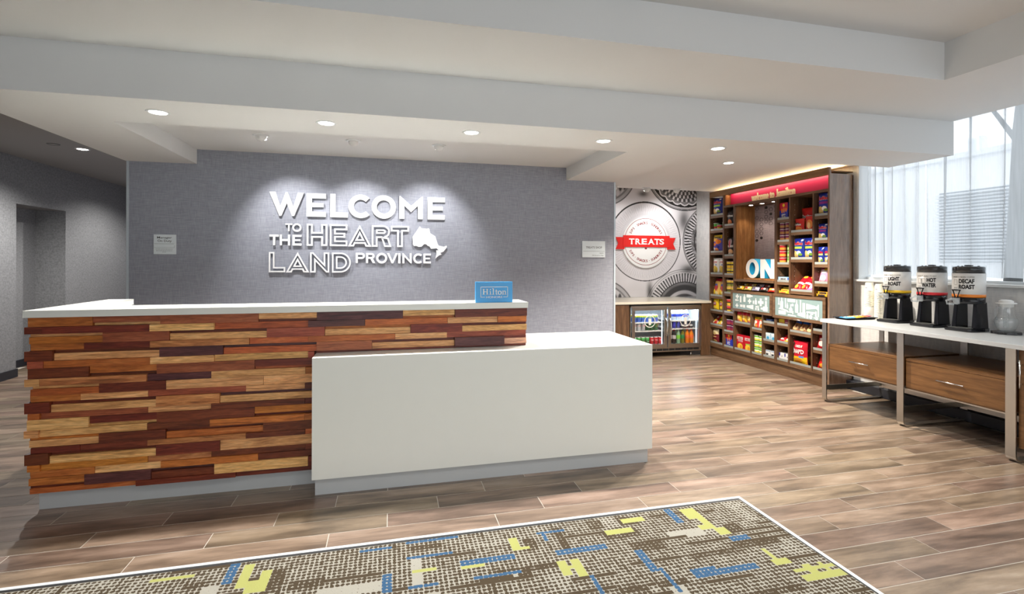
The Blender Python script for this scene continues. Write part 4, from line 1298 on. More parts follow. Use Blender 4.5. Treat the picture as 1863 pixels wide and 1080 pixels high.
# "welcome to hamilton", standing letters
tl = MB(); py = 6.05
hp = lambda u, v, w: (SX + .085 - w, -u, v)
v2, f2, a0, a1, b0, b1 = text2d('welcome to .hamilton', .02)
sxx = (6.065 - 5.285) / (a1 - a0); szz = .118 / (b1 - b0)
for w_ in (0.0, .012):
    tl.add([(-6.065 + (p[0] - a0) * sxx, 2.303 + (p[1] - b0) * szz, w_) for p in v2], f2, hp)
tl.build('header_lettering', CREAM, rp_)
part('led_channel', glow('warm_led', (255, 200, 110), 1.0), (SX + .03, SX + .045, 4.73, 6.54, 2.484, 2.49), parent=hd)
strip_light('header_led', (SX + .05, 5.63, 2.478), .03, 1.8, (0, math.radians(-20), 0), .22, (1, .86, .66), unit)
strip_light('cove_led', (SX + .22, 5.8, 2.522), .05, 2.1, (PI, math.radians(-35), 0), 1.8, (1, .74, .40), unit)
# dividers (y0, y1, z0, z1)
for y0, y1, z0, z1 in ((6.56, 6.591, .163, 2.464), (6.325, 6.349, .163, 2.272), (5.50, 5.541, .163, 2.272), (5.273, 5.297, 1.05, 2.272), (4.912, 4.937, 1.05, 2.272), (4.716, 4.722, .163, 2.272),
                       (5.966, 5.992, .163, .748), (5.747, 5.769, .163, .748), (5.285, 5.309, .163, .74), (4.931, 4.953, .163, .735)):
    part('divider', WALNUT, (SX, SB - .004, y0, y1, z0, z1))
hole = C((210, 205, 198), .5)
# shelves: (y_near, y_far, top z of the front edge)
COLS = {'a': (6.591, 6.893), 'b': (6.349, 6.56), 'c': (5.297, 5.50), 'd': (4.937, 5.273), 'e': (4.722, 4.912), 'f': (5.992, 6.325), 'g': (5.769, 5.966), 'h': (5.541, 5.747), 'i': (5.309, 5.50), 'j': (4.953, 5.285), 'k': (4.722, 4.931)}
SHELF = {'a': (2.172, 1.942, 1.602, 1.267, .929, .698, .478), 'b': (1.997, 1.543, 1.262, .986, .701, .418), 'c': (2.001, 1.715, 1.427, 1.201), 'd': (1.827, 1.49, 1.096), 'e': (1.999, 1.714, 1.431, 1.206),
         'f': (.577,), 'g': (.53,), 'h': (.645, .405), 'i': (.643, .418), 'j': (.585,), 'k': (.645, .42)}
FLOORZ = {'a': .200, 'b': .190, 'f': .190, 'g': .190, 'h': .19, 'i': .19, 'j': .19, 'k': .19}
for c_, zs in SHELF.items():
    y0, y1 = COLS[c_]
    for z in zs:
        s_ = part('shelf', WALNUT_H, (SX + .004, SX + .024, y0 + .001, y1 - .001, z - .036, z), (SX + .024, SB - .006, y0 + .001, y1 - .001, z - .02, z - .001))
        part('price_strip', STRIP, (SX + .004, SX + .008, y0 + .006, y1 - .006, z + .0005, z + .028), parent=s_)
for c_, z in FLOORZ.items():
    y0, y1 = COLS[c_]
    s_ = part('shelf', WALNUT_H, (SX + .004, SB - .006, y0 + .001, y1 - .001, .1635, z))
    part('price_strip', STRIP, (SX + .004, SX + .008, y0 + .006, y1 - .006, z + .0005, z + .028), parent=s_)
pins = MB()
for yy, z0, z1 in ((6.8925, .3, 2.4), (6.5595, .3, 2.2), (5.4995, 1.1, 2.2), (5.2725, 1.15, 2.2), (4.9115, 1.15, 2.2), (5.4995, .25, .7), (5.2845, .25, .7), (4.9305, .25, .7), (5.7465, .25, .7), (5.9655, .25, .7)):
    z = z0
    while z < z1:
        pins.box(SX + .06, SX + .066, yy - .0016, yy, z, z + .006); pins.box(SX + .27, SX + .276, yy - .0016, yy, z, z + .006); z += .064
tag(pins.build('shelf_pin', hole, unit), kind='stuff')
# display niche
part('niche_side', LIT_WOOD, (SX + .03, SB - .004, 6.318, 6.3245, 1.211, 2.27))  # side wall coloured as warmly lit
nb = part('niche_back', weave_mat('mauve_linen', (128, 114, 118), (164, 150, 152), 1), (SB - .012, SB - .0045, 5.542, 6.317, 1.211, 2.27))
hx = MB(); HB = plain('hexagon_ink', (40, 34, 36), .5, vary=0)
hxp = lambda u, v, w: (SB - .0122 - w, -u, v)
hk = 0
for i in range(7):
    for j in range(12 - i):
        cy_ = 6.27 - i * .092; cz_ = 2.235 - j * .066 - (i % 2) * .033
        rr = random.Random(i * 31 + j)
        if rr.random() < .28 or i + .62 * j > 5.2: continue
        hx6 = [(-cy_ + .037 * math.cos(PI / 3 * k), cz_ + .029 * math.sin(PI / 3 * k)) for k in range(6)]
        if rr.random() < .25: hx.poly([[(-cy_ + .03 * math.cos(PI / 3 * k), cz_ + .022 * math.sin(PI / 3 * k)) for k in range(6)]], hxp, .001)
        else: hx.poly([hx6, [(-cy_ + .0305 * math.cos(PI / 3 * k), cz_ + .0235 * math.sin(PI / 3 * k)) for k in range(6)][::-1]], hxp, .001)
tag(hx.build('hexagon_print', HB, nb), kind='stuff')
part('niche_floor', WALNUT_H, (SX - .012, SB - .004, 5.541, 6.325, 1.178, 1.210))
for k, (px_, py_) in enumerate(((SX + .13, 6.14), (SX + .13, 5.92), (SX + .13, 5.70))):
    pk = MB().lathe(px_, py_, [(.034, 2.2705), (.034, 2.2665), (.026, 2.2665)], 20).build('puck_light', CHROME, unit, fix=True)
    MB().lathe(px_, py_, [(.0005, 2.2662), (.026, 2.2662)], 20, cap=False).build('puck_lens', LENS, pk)
    spot('puck_lamp', (px_, py_, 2.26), (px_ + .06, py_ + .02, 1.2), .7, 95, unit, (1, .88, .72), .5, .02)
# standing letters O N on a base
on = thing('letters_on', (SX + .10, 5.86, 1.21), 'freestanding white letters ON with sky-blue sides in the shelving niche', 'letters')
CYAN = plain('letter_cyan', (40, 168, 214), .4, vary=.02)
op = lambda u, v, w: (SX + .135 - w, -u, v)
MB().poly([circle(-6.0, 1.366, .134, 40, rx=.13), circle(-6.0, 1.366, .088, 36, rx=.058)[::-1]], op, .095, WHITE_P, CYAN).build('letter_o', None, on, fix=True)
nl = [(x_ + .04, z_) for x_, z_ in ((-5.885, 1.236), (-5.805, 1.236), (-5.805, 1.37), (-5.70, 1.236), (-5.61, 1.236), (-5.61, 1.495), (-5.69, 1.495), (-5.69, 1.362), (-5.795, 1.495), (-5.885, 1.495))]
MB().poly([ccw(nl)], op, .095, WHITE_P, CYAN).build('letter_n', None, on, fix=True)
MB().box(SX + .02, SX + .17, 5.546, 6.15, 1.211, 1.232).build('plinth', LIT_WOOD, on)
# flip-up doors with frosted glass
ICON = plain('icon_white', (232, 236, 236), .45, vary=0)


def flip_door(y0, y1, z0, z1, hy, seed):
    d = MB(); q = .036; x0, x1 = SX - .018, SX - .001
    d.box(x0, x1, y0, y1, z1 - q, z1); d.box(x0, x1, y0, y1, z0, z0 + q); d.box(x0, x1, y0, y0 + q + .004, z0 + q, z1 - q); d.box(x0, x1, y1 - q - .004, y1, z0 + q, z1 - q)
    dr = d.build('flip_door', WALNUT_H, unit, bevel=.001)
    MB().box(SX - .011, SX - .005, y0 + q, y1 - q, z0 + q, z1 - q).build('frosted_pane', FROST, dr)
    MB().tube([(SX - .034, hy - .075, z0 + .012), (SX - .034, hy + .075, z0 + .012)], .005, 8).build('handle', CHROME, dr)
    W_, H_ = (y1 - y0) - 2 * q, (z1 - z0) - 2 * q
    m_ = MB(); A = W_ / H_
    pl = lambda u, v, w: (SX - .0112 - w - (len(m_.f) * 2e-6 if w else 0), y1 - q - u * W_, z0 + q + v * H_)
    def R(u, v, a, b_): m_.poly([[(u, v), (u + a, v), (u + a, v + b_), (u, v + b_)]], pl, .0004)
    def cross(u, v, s): R(u - s * .17, v - s * .5, s * .34 / 1, s); R(u - s * .5 / 1, v - s * .17, s / 1 - 0, s * .34)
    def crossA(u, v, s):
        m_.poly([[(u - s * .17 / A, v - s * .5), (u + s * .17 / A, v - s * .5), (u + s * .17 / A, v - s * .17), (u + s * .5 / A, v - s * .17), (u + s * .5 / A, v + s * .17), (u + s * .17 / A, v + s * .17), (u + s * .17 / A, v + s * .5), (u - s * .17 / A, v + s * .5), (u - s * .17 / A, v + s * .17), (u - s * .5 / A, v + s * .17), (u - s * .5 / A, v - s * .17), (u - s * .17 / A, v - s * .17)]], pl, .0004)
    def bottle(u, v, a, b_): m_.poly([[(u - a, v), (u + a, v), (u + a, v + b_ * .62), (u + a * .35, v + b_ * .75), (u + a * .35, v + b_), (u - a * .35, v + b_), (u - a * .35, v + b_ * .75), (u - a, v + b_ * .62)]], pl, .0004)
    def flask(u, v, a, b_, d_=1): m_.poly([ccw([(u, v), (u + d_ * a * .62, v), (u + d_ * a * .72, v + b_ * .3), (u + d_ * a, v + b_ * .3), (u + d_ * a, v + b_ * .7), (u + d_ * a * .72, v + b_ * .7), (u + d_ * a * .62, v + b_), (u, v + b_)])], pl, .0004)
    def tubeI(u, v, a, b_): m_.poly([ccw([(u, v), (u + a, v + b_ * .28), (u + a, v + b_ * .72), (u, v + b_)])], pl, .0004)
    def ball(u, v, r_): m_.poly([circle(u, v, r_, 16, rx=r_ / A)], pl, .0004)
    if seed == 1:
        crossA(.14, .78, .30); bottle(.34, .48, .03, .48); flask(.40, .78, .16, .20); crossA(.13, .2, .26); tubeI(.08, .48, .10, .12); R(.215, .42, .04, .4); R(.22, .14, .07, .15); R(.30, .12, .06, .18)
        crossA(.48, .56, .30); R(.565, .42, .035, .2); bottle(.645, .40, .025, .38); crossA(.77, .56, .46); R(.875, .72, .05, .16); R(.875, .30, .05, .18); R(.878, .50, .044, .17)
        tubeI(.58, .08, -.18, .28); crossA(.70, .27, .16); R(.63, .07, .035, .13); R(.69, .06, .04, .13); flask(.94, .06, .17, .28, -1); R(.64, .22, .03, .1)
    else:
        R(.08, .62, .018, .33); R(.07, .58, .04, .05); bottle(.155, .40, .032, .56); R(.228, .45, .018, .50); bottle(.28, .42, .018, .30); R(.285, .78, .16, .16); ball(.355, .38, .115); R(.345, .48, .02, .18); ball(.395, .63, .07)
        bottle(.48, .26, .03, .64); R(.548, .28, .022, .64); R(.60, .24, .05, .55); tubeI(.675, .48, .18, .30); tubeI(.892, .52, -.03, .2); R(.90, .18, .02, .6); R(.68, .32, .17, .07); R(.85, .18, .03, .25)
        m_.poly([[(.08, .36), (.29, .27), (.29, .33), (.11, .43)]], pl, .0004); R(.085, .08, .16, .2); R(.265, .22, .13, .05); R(.39, .16, .02, .16); m_.poly([[(.285, .06), (.47, .05), (.47, .10), (.30, .13)]], pl, .0004); tubeI(.66, .05, -.16, .28); bottle(.70, .04, .022, .28); ball(.765, .13, .10); R(.76, .22, .016, .10); ball(.795, .3, .06); ball(.88, .1, .085); R(.82, .08, .05, .06)
    tag(m_.build('toiletry_icons', ICON, dr, fix=True), kind='stuff')


flip_door(5.566, 6.384, .748, 1.047, 6.06, 1)
flip_door(4.734, 5.552, .735, 1.047, 5.15, 2)

# ---------------------------------------------------------------- products
def ell(u, v, ru, rv, c_): return ('e', u, v, ru, rv, c_)
def rec(u0, u1, v0, v1, c_): return ('r', u0, u1, v0, v1, c_)


def fit(y, z, x, w, slot):
    """keep a product inside its compartment: centre and width"""
    if slot and len(slot) == 3: y0, y1 = COLS[slot[2]] if slot[2] in COLS else (5.541, 6.325)
    else:
        names = 'abcde' if z > 1.04 else 'abfghijk'
        y0, y1 = min((COLS[c_] for c_ in names), key=lambda q: max(q[0] - y, y - q[1], 0) + .001 * abs(y - (q[0] + q[1]) / 2))
    y0 += .005; y1 -= .005
    if slot:
        cw = (y1 - y0) / slot[1]
        return y1 - (slot[0] + .5) * cw, min(w, cw - .002)
    w = min(w, y1 - y0)
    return min(max(y * x / SX, y0 + w / 2), y1 - w / 2), w


def bag(label, y, z, w, h, d, spec, texts=(), tilt=0.0, x=SX + .06, turn=0.0, group=None, cat='snack bag', name='snack_bag', slot=None, seed=0):
    """pillow pack; u runs left to right as the shopper sees it; texts: (string, u0, u1, v0, v1, rgb)"""
    y, w = fit(y, z, x, w, slot)
    z += d / 2 * math.sin(tilt) + .002
    t = thing(name, (x, y, z), label, cat, group)
    nu, nv = 14, 18
    rr = random.Random(seed + int(y * 1000) + int(z * 777))
    def bulge(a, b_):
        e = (1 - abs(a) ** 3) * min(1, (1 - abs(2 * b_ - 1) ** 4) * 1.05)
        return d / 2 * max(e, 0.02)
    wr = [[rr.uniform(-.016, .016) * d for _ in range(nv + 1)] for _ in range(nu + 1)]
    m_ = MB(); base = C(spec[0], .28)
    def ww(b_): return w / 2 * (1 - .07 * math.sin(PI * b_))
    def P(i, j, s_):
        a = 2 * i / nu - 1; b_ = j / nv
        return (s_ * bulge(a, b_) + (wr[i][j] if 0 < i < nu and 0 < j < nv else 0), -a * ww(b_), b_ * h)
    for s_ in (-1, 1):
        for i in range(nu):
            for j in range(nv):
                q = [P(i, j, s_), P(i + 1, j, s_), P(i + 1, j + 1, s_), P(i, j + 1, s_)]
                m_.quad(*(q if s_ < 0 else q[::-1]), base, True)
    rot = Matrix.Rotation(turn, 4, 'Z') @ Matrix.Rotation(tilt, 4, 'Y')
    m_.v = [tuple(rot @ Vector(p)) for p in m_.v]
    me = m_.mesh('pack')
    bm = bmesh.new(); bm.from_mesh(me); bmesh.ops.remove_doubles(bm, verts=bm.verts, dist=1e-5); bm.to_mesh(me); bm.free()
    o = bpy.data.objects.new('pack', me); COL.objects.link(o); o.parent = t
    def surf(u, v, off):
        u = max(-.97, min(.97, u)); v = max(.01, min(.99, v))
        return tuple(rot @ Vector((-bulge(u, v) - off, -u * ww(v), v * h)))
    pr = MB()
    for k, q in enumerate(spec[1:]):                  # printed shapes follow the pack's surface
        off = d * .02 + .0006 + .0003 * k; mt = C(q[5], .28)
        if q[0] == 'e':
            n = 18; rings = [(q[1], q[2])]
            for fr_ in (.5, 1.0):
                rings += [(q[1] + q[3] * fr_ * math.cos(2 * PI * i / n), q[2] + q[4] * fr_ * math.sin(2 * PI * i / n)) for i in range(n)]
            b0_ = len(pr.v); kk_ = pr.mi(mt); pr.v += [surf(u, v, off) for u, v in rings]
            for i in range(n):
                i2 = (i + 1) % n
                pr.f += [(b0_, b0_ + 1 + i, b0_ + 1 + i2), (b0_ + 1 + i, b0_ + 1 + n + i, b0_ + 1 + n + i2, b0_ + 1 + i2)]; pr.m += [kk_] * 2; pr.sm += [True] * 2
        else:
            nn, mm = 8, 4
            for i in range(nn):
                for j in range(mm):
                    U = lambda i: q[1] + (q[2] - q[1]) * i / nn
                    V_ = lambda j: q[3] + (q[4] - q[3]) * j / mm
                    pr.quad(surf(U(i), V_(j), off), surf(U(i + 1), V_(j), off), surf(U(i + 1), V_(j + 1), off), surf(U(i), V_(j + 1), off), mt, True)
    if pr.v:
        o = bpy.data.objects.new('print', pr.mesh('print')); COL.objects.link(o); o.parent = t; o['kind'] = 'stuff'
    for k, (s_, u0, u1, v0, v1, c_) in enumerate(texts):
        q = MB(); put_text(q, s_, lambda u, v, w_: surf(u, v, d * .02 + .0042 + .0006 * k), u0, u1, v0, v1, C(c_, .4), bold=.03)
        lo = bpy.data.objects.new('lettering', q.mesh('lettering')); COL.objects.link(lo); lo.parent = t
    return t


def carton(label, y, z, w, h, d, base, decals=(), texts=(), x=SX + .035, group=None, cat='box', name='snack_box', tilt=0.0, slot=None):
    y, w = fit(y, z, x, w, slot)
    t = thing(name, (x, y, z), label, cat, group)
    rot = Matrix.Rotation(tilt, 4, 'Y')
    m_ = MB(); m_.box(0, d, -w / 2, w / 2, 0, h, C(base, .35))
    pl = lambda u, v, w_: (-.0006 - w_, -u * w / 2, v * h)
    for k, s_ in enumerate(decals):
        if s_[0] == 'e': lp = [(s_[1] + s_[3] * math.cos(a), s_[2] + s_[4] * math.sin(a)) for a in [2 * PI * i / 14 for i in range(14)]]; c_ = s_[5]
        else: lp = [(s_[1], s_[3]), (s_[2], s_[3]), (s_[2], s_[4]), (s_[1], s_[4])]; c_ = s_[5]
        n = len(m_.v); m_.v += [pl(p[0], p[1], .0003 * k) for p in lp]; m_.f.append(tuple(range(n, n + len(lp)))); m_.m.append(m_.mi(C(c_, .35))); m_.sm.append(False)
    m_.v = [tuple(rot @ Vector(p)) for p in m_.v]
    o = bpy.data.objects.new('carton', m_.mesh('carton')); COL.objects.link(o); o.parent = t
    for s_, u0, u1, v0, v1, c_ in texts:
        q = MB(); put_text(q, s_, lambda u, v, w_: rot @ Vector((-.003, -u * w / 2, v * h)), u0, u1, v0, v1, C(c_, .4), bold=.03)
        lo = bpy.data.objects.new('lettering', q.mesh('lettering')); COL.objects.link(lo); lo.parent = t
    return t


def tub(label, y, z, r, h, bands, x=SX + .09, group=None, name='snack_tub', cat='snack tub', taper=1.0, side=None, slot=None):
    y, w_ = fit(y, z, x, r * 2.07, slot)
    r = w_ / 2.07
    t = thing(name, (x, y, z), label, cat, group)
    prof = [(r * taper * .97, 0)]; ms = []
    for f, c_ in bands:
        prof.append((r * (taper + (1 - taper) * f), h * f)); ms.append(C(c_, .35))
    m_ = MB().lathe(0, 0, prof, 16, mats=ms)
    me = m_.mesh('tub'); bm = bmesh.new(); bm.from_mesh(me); bmesh.ops.recalc_face_normals(bm, faces=bm.faces); bm.to_mesh(me); bm.free()
    o = bpy.data.objects.new('tub', me); COL.objects.link(o); o.parent = t
    l_ = MB().lathe(0, 0, [(r * 1.03, h * .93), (r * 1.035, h * .998), (r * .95, h * 1.0)], 16).mesh('lid', C(side or (226, 226, 222), .3))
    o = bpy.data.objects.new('lid', l_); COL.objects.link(o); o.parent = t
    return t


BL, WH, GR, TAN, RD, YE, PU, OR, BK, MRN, NAVY, PK = (30, 48, 150), (236, 236, 232), (150, 200, 70), (216, 184, 112), (200, 28, 36), (240, 204, 40), (106, 30, 90), (232, 130, 40), (28, 26, 30), (120, 22, 40), (24, 36, 110), (222, 96, 150)


def ridged(band): return (BL, rec(-1, 1, 0, .04, NAVY), rec(-.85, .75, .50, .60, band), ell(-.35, .20, .5, .20, TAN), ell(.30, .30, .35, .10, WH), ell(.5, .22, .3, .07, (110, 150, 60)), rec(.55, .85, .88, .95, WH))
def ridged_txt(): return (('Ruffles', -.64, .86, .665, .84, WH), ('Ruffles', -.62, .84, .675, .83, RD))

# first column
bag('blue ridged chip bag with a green band, top compartment by the far wall', 6.71, 2.175, .225, .265, .09, ridged((170, 214, 80)), ridged_txt(), seed=1)
for k, (yy, xx) in enumerate(((6.80, SX + .08), (6.645, SX + .09))):
    tub('green noodle cup %s the red cup, second compartment by the far wall' % ('left of' if k == 0 else 'right of'), yy, 1.944, .052, .118, [(.30, WH), (.55, (200, 60, 50)), (.92, (92, 176, 70)), (1, WH)], xx, 'green noodle cups', taper=.85, slot=(2 * k, 3))
tub('small red noodle cup between the two green noodle cups', 6.725, 1.944, .040, .085, [(.35, WH), (.6, YE), (.92, (200, 44, 46)), (1, WH)], SX + .06, taper=.85, slot=(1, 3))
bag('orange and purple bag of cheese puffs, third compartment by the far wall', 6.69, 1.605, .21, .27, .09, ((92, 84, 190), rec(-1, 1, .78, 1, YE), rec(-1, .3, .62, .84, (236, 190, 60)), ell(.4, .6, .5, .14, OR), ell(-.4, .45, .45, .08, OR), ell(.2, .3, .5, .12, (52, 50, 150)), ell(.1, .15, .4, .10, OR), ell(-.5, .18, .3, .1, WH)), (('Cheetos', -.8, .8, .80, .93, BK),), seed=2)
for k in (0, 1):
    bag('white and yellow snack bag, %s of two in the fourth compartment by the far wall' % ('left' if k == 0 else 'right'), 6.795 - .125 * k, 1.27, .145, .245, .06, (WH, ell(.0, .28, .75, .24, (226, 190, 84)), ell(.3, .3, .35, .18, (196, 170, 60)), ell(-.3, .12, .4, .1, (238, 214, 130)), rec(.1, .6, .55, .60, (90, 120, 190))), (('LAYS', -.55, .6, .70, .80, (206, 60, 60)),), group='white and yellow snack bags', seed=3 + k, slot=(k, 2))
    bag('red and gold popcorn bag, %s of two leaning in the fifth far-wall compartment' % ('left' if k == 0 else 'right'), 6.80 - .12 * k, .932, .15, .265, .06, ((226, 182, 92), rec(-1, 1, .82, 1, (178, 30, 50)), ell(.1, .45, .55, .20, (176, 52, 60)), ell(.0, .60, .5, .07, (74, 84, 160)), ell(-.3, .2, .4, .14, YE), ell(.4, .12, .4, .1, (244, 226, 160))), (), tilt=.22, group='red and gold popcorn bags', x=SX + .05, seed=6 + k, slot=(k, 2))
    bag('yellow potato chip bag, %s of two in the sixth compartment by the far wall' % ('left' if k == 0 else 'right'), 6.795 - .125 * k, .70, .135, .185, .06, ((238, 206, 30), ell(0, .60, .5, .17, (180, 60, 80)), ell(0, .25, .5, .12, (246, 222, 90))), (("LAY'S", -.42, .42, .54, .68, WH),), group='yellow potato chip bags', seed=9 + k, slot=(k, 2))
for k, (b_, c1_, c2_) in enumerate((((178, 46, 40), (226, 178, 70), WH), ((206, 178, 40), (90, 80, 40), (250, 220, 80)), ((196, 84, 50), (70, 160, 60), WH))):
    bag('%s candy pouch leaning in the seventh compartment by the far wall' % ('red', 'yellow', 'orange and green')[k], 6.82 - .085 * k, .481, .12, .17, .04, (b_, ell(0, .35, .6, .16, c1_), ell(.1, .7, .5, .10, c2_), ell(-.3, .15, .4, .1, (236, 226, 200))), (), tilt=.75, x=SX + .035, group='leaning candy pouches', seed=12 + k, slot=(k, 3))
bag('maroon and cream cookie bag in the bottom compartment by the far wall', 6.785, .203, .165, .215, .07, ((108, 20, 34), rec(-1, 1, .62, 1, (232, 216, 168)), ell(0, .66, .5, .1, (206, 184, 120)), ell(0, .12, .7, .12, (226, 190, 110)), rec(-.6, .6, .40, .48, (196, 160, 110))), seed=15, slot=(0, 2))
bag('narrow blue chip bag beside the maroon cookie bag', 6.645, .203, .13, .235, .06, ridged((220, 230, 240)), (('Ruffles', -.8, .72, .68, .82, RD),), x=SX + .11, seed=16, slot=(1, 2))
# second column
bag('black tortilla chip bag with orange chips, top of the narrow second column', 6.44, 2.0, .155, .225, .07, ((36, 32, 34), ell(.1, .2, .55, .2, (226, 128, 60)), ell(.0, .72, .8, .13, (60, 56, 58)), ell(-.2, .1, .35, .08, (236, 170, 90))), (('Doritos', -.85, .85, .55, .72, WH),), seed=17)
bag('black and white pork rind bag in the narrow second column', 6.44, 1.546, .165, .275, .06, ((44, 42, 46), ell(.1, .75, .5, .18, (170, 150, 156)), rec(-.7, .8, .46, .58, (214, 210, 206)), ell(.2, .22, .6, .15, (222, 170, 120)), ell(0, .1, .5, .08, (236, 220, 200)), ell(0, .65, .18, .22, (196, 60, 80))), (), seed=18)
for j, (z, nm, top) in enumerate(((1.265, 'yellow', (236, 214, 60)), (.989, 'yellow and green', (222, 190, 70)), (.704, 'red and yellow', (206, 60, 60)))):
    for a_ in (0, 1):
        for b_ in (0, 1):
            tub('%s macaroni cup, %s %s, narrow second column' % (nm, ('lower', 'upper')[b_], ('left', 'right')[a_]), 6.478 - .094 * a_, z + .1005 * b_, .044, .098, [(.12, (240, 214, 60)), (.42, (120, 130, 60) if j == 1 else (240, 200, 60)), (.62, (60, 44, 30)), (.92, top), (1, WH)], SX + .06, 'macaroni cups, %s' % nm, taper=.88, side=(230, 180, 170), slot=(a_, 2))
for a_ in (0, 1):
    for b_ in (0, 1):
        tub('purple chip tub, %s %s, near the bottom of the narrow second column' % (('lower', 'upper')[b_], ('left', 'right')[a_]), 6.478 - .09 * a_, .421 + .0905 * b_, .041, .088, [(.25, (96, 24, 70)), (.6, (150, 50, 60)), (.92, (110, 28, 80)), (1, WH)], SX + .06, 'purple chip tubs in the second column', slot=(a_, 2))
carton('blue and red cracker box at the bottom of the narrow second column', 6.447, .193, .135, .185, .05, (48, 62, 176), (rec(-1, 1, .62, 1, (196, 34, 50)), ell(0, .88, .25, .1, YE), ell(-.3, .6, .18, .16, OR), ell(.3, .62, .16, .16, OR)), (('RITZ', -.45, .45, .18, .40, WH),))
# third column
carton('red and blue cracker box, top of the column beside the niche', 5.385, 2.004, .135, .215, .05, (48, 62, 176), (rec(-1, 1, .55, 1, (200, 34, 60)), ell(0, .85, .28, .1, YE), ell(-.4, .52, .2, .14, OR), ell(.1, .55, .18, .16, OR), ell(.6, .56, .2, .12, OR)), (('RITZ', -.45, .5, .14, .32, WH),))
for a_ in (0, 1):
    for b_ in (0, 1, 2):
        tub('purple chip tub, %s of three, %s stack beside the niche' % (('bottom', 'middle', 'top')[b_], ('left', 'right')[a_]), 5.41 - .082 * a_, 1.718 + .081 * b_, .039, .080, [(.25, (96, 24, 70)), (.6, (170, 120, 60)), (.92, (104, 26, 74)), (1, WH)], SX + .05, 'purple chip tubs beside the niche', slot=(a_, 2))
        tub('%s chip tub, %s of three, beside the niche' % (('red', 'pale green')[a_], ('bottom', 'middle', 'top')[b_]), 5.415 - .085 * a_, 1.43 + .0825 * b_, .041, .0815, [(.25, ((190, 34, 44), (130, 190, 80))[a_]), (.6, ((226, 160, 60), (200, 220, 150))[a_]), (.92, ((196, 34, 46), (120, 186, 76))[a_]), (1, WH)], SX + .05 + .03 * a_, ('red chip tubs beside the niche', 'green chip tubs beside the niche')[a_], slot=(a_, 2))
carton('pale blue box of chocolate bars beside the niche', 5.40, 1.203, .175, .062, .12, (150, 196, 232), (rec(-.75, .72, .28, .86, (230, 236, 240)), rec(.75, 1, .1, .9, (40, 90, 170))), (('HERSHEY', -.62, .6, .38, .76, BK),), x=SX + .02)
# lower right of the niche: yellow bars on the door top
for k in range(3):
    bag('yellow peanut butter bar pack, %s of the pile beside the niche' % ('bottom', 'middle', 'top')[k], 5.40 - .012 * k, 1.050 + .026 * k, .17, .034, .03, ((236, 196, 30), rec(-.7, .8, .2, .8, (246, 226, 110))), (("REESE", -.55, .6, .25, .75, (190, 60, 40)),) if k < 2 else (), x=SX + .03 + .03 * k, group='yellow bar packs', seed=20 + k, name='candy_bar', cat='candy')
# fourth column
bag('large red tortilla chip bag standing behind the two small red bags', 5.035, 1.83, .235, .30, .07, ((204, 36, 38), ell(0, .30, .6, .22, (222, 130, 50)), ell(0, .25, .3, .14, (240, 180, 110)), rec(-1, 1, .84, 1, (216, 44, 40)), ell(-.6, .62, .4, .05, (60, 24, 24))), (('Doritos', -.8, .8, .56, .72, WH),), x=SX + .17, seed=23)
bag('small red tortilla chip bag at the left of the red bag compartment', 5.175, 1.83, .15, .165, .05, ((206, 44, 38), ell(0, .22, .7, .18, (226, 130, 50)), rec(-1, 1, .84, 1, (216, 54, 44)), ell(-.3, .6, .6, .1, (70, 26, 24))), (('Doritos', -.9, .6, .46, .64, WH),), seed=24, x=SX + .06, slot=(0, 2))
bag('small red tortilla chip bag with a golden chip, right of the red bag compartment', 5.03, 1.83, .17, .185, .05, ((206, 40, 40), ell(0, .45, .6, .3, (228, 140, 70)), ell(-.1, .38, .3, .2, (244, 200, 140)), rec(-1, 1, .86, 1, (216, 50, 46))), (), seed=25, x=SX + .065, slot=(1, 2))
for k in (0, 1):
    bag('blue ridged chip bag with a lime band, %s of the matching pair' % ('left' if k == 0 else 'right'), 5.155 - .175 * k, 1.493, .185, .255, .08, ridged((176, 218, 80)), ridged_txt(), group='pair of blue ridged chip bags', seed=26 + k, slot=(k, 2))
for k, (b_, c1_, nm) in enumerate((((190, 24, 40), (240, 200, 60), 'red'), ((150, 20, 34), (226, 150, 60), 'dark red'), ((150, 100, 180), (236, 180, 220), 'lilac'))):
    bag('%s candy bag lying slanted on the fourth column shelf' % nm, 5.16 - .085 * k, 1.10, .16, .25, .05, (b_, rec(-1, 1, .30, .42, WH), ell(.2, .8, .5, .10, c1_), ell(-.2, .14, .5, .1, c1_), ell(.3, .55, .4, .08, (190, 30, 50))), (), tilt=.85, x=SX + .035, group='slanted candy bags', seed=28 + k, slot=(k, 3))
# fifth column
bag('blue bag of ridged chips with a purple band, top of the column nearest the window', 4.815, 2.002, .185, .265, .08, ridged((140, 40, 130)), ridged_txt(), seed=31)
bag('small blue ridged chip bag with a purple band, second compartment nearest the window', 4.805, 1.717, .14, .19, .06, ridged((140, 40, 130)), ridged_txt(), seed=32)
for k in (0, 1):
    bag('small blue ridged chip bag with a lime band, %s of two nearest the window' % ('left' if k == 0 else 'right'), 4.85 - .08 * k, 1.434, .115, .20, .05, ridged((190, 220, 130)), (('Ruffles', -.85, .8, .62, .76, RD),), group='small lime-banded chip bags', seed=33 + k, slot=(k, 2))
bag('pink popcorn bag in the column nearest the window', 4.80, 1.209, .15, .19, .06, ((226, 140, 170), rec(-1, 1, .80, 1, (170, 40, 80)), ell(.1, .68, .7, .12, (246, 230, 236)), ell(.3, .80, .3, .08, YE), ell(0, .25, .6, .2, (240, 190, 206))), (), tilt=.25, seed=35)
for k in (0, 1):
    bag('gold and black candy bar, %s of two above the second frosted door' % ('lower' if k == 0 else 'upper'), 4.82, 1.05 + .026 * k, .155, .032, .03, ((222, 160, 40), rec(-.6, .7, .2, .9, (50, 44, 48))), (), x=SX + .03 + .02 * k, seed=36 + k, name='candy_bar', cat='candy', group='gold and black bars')
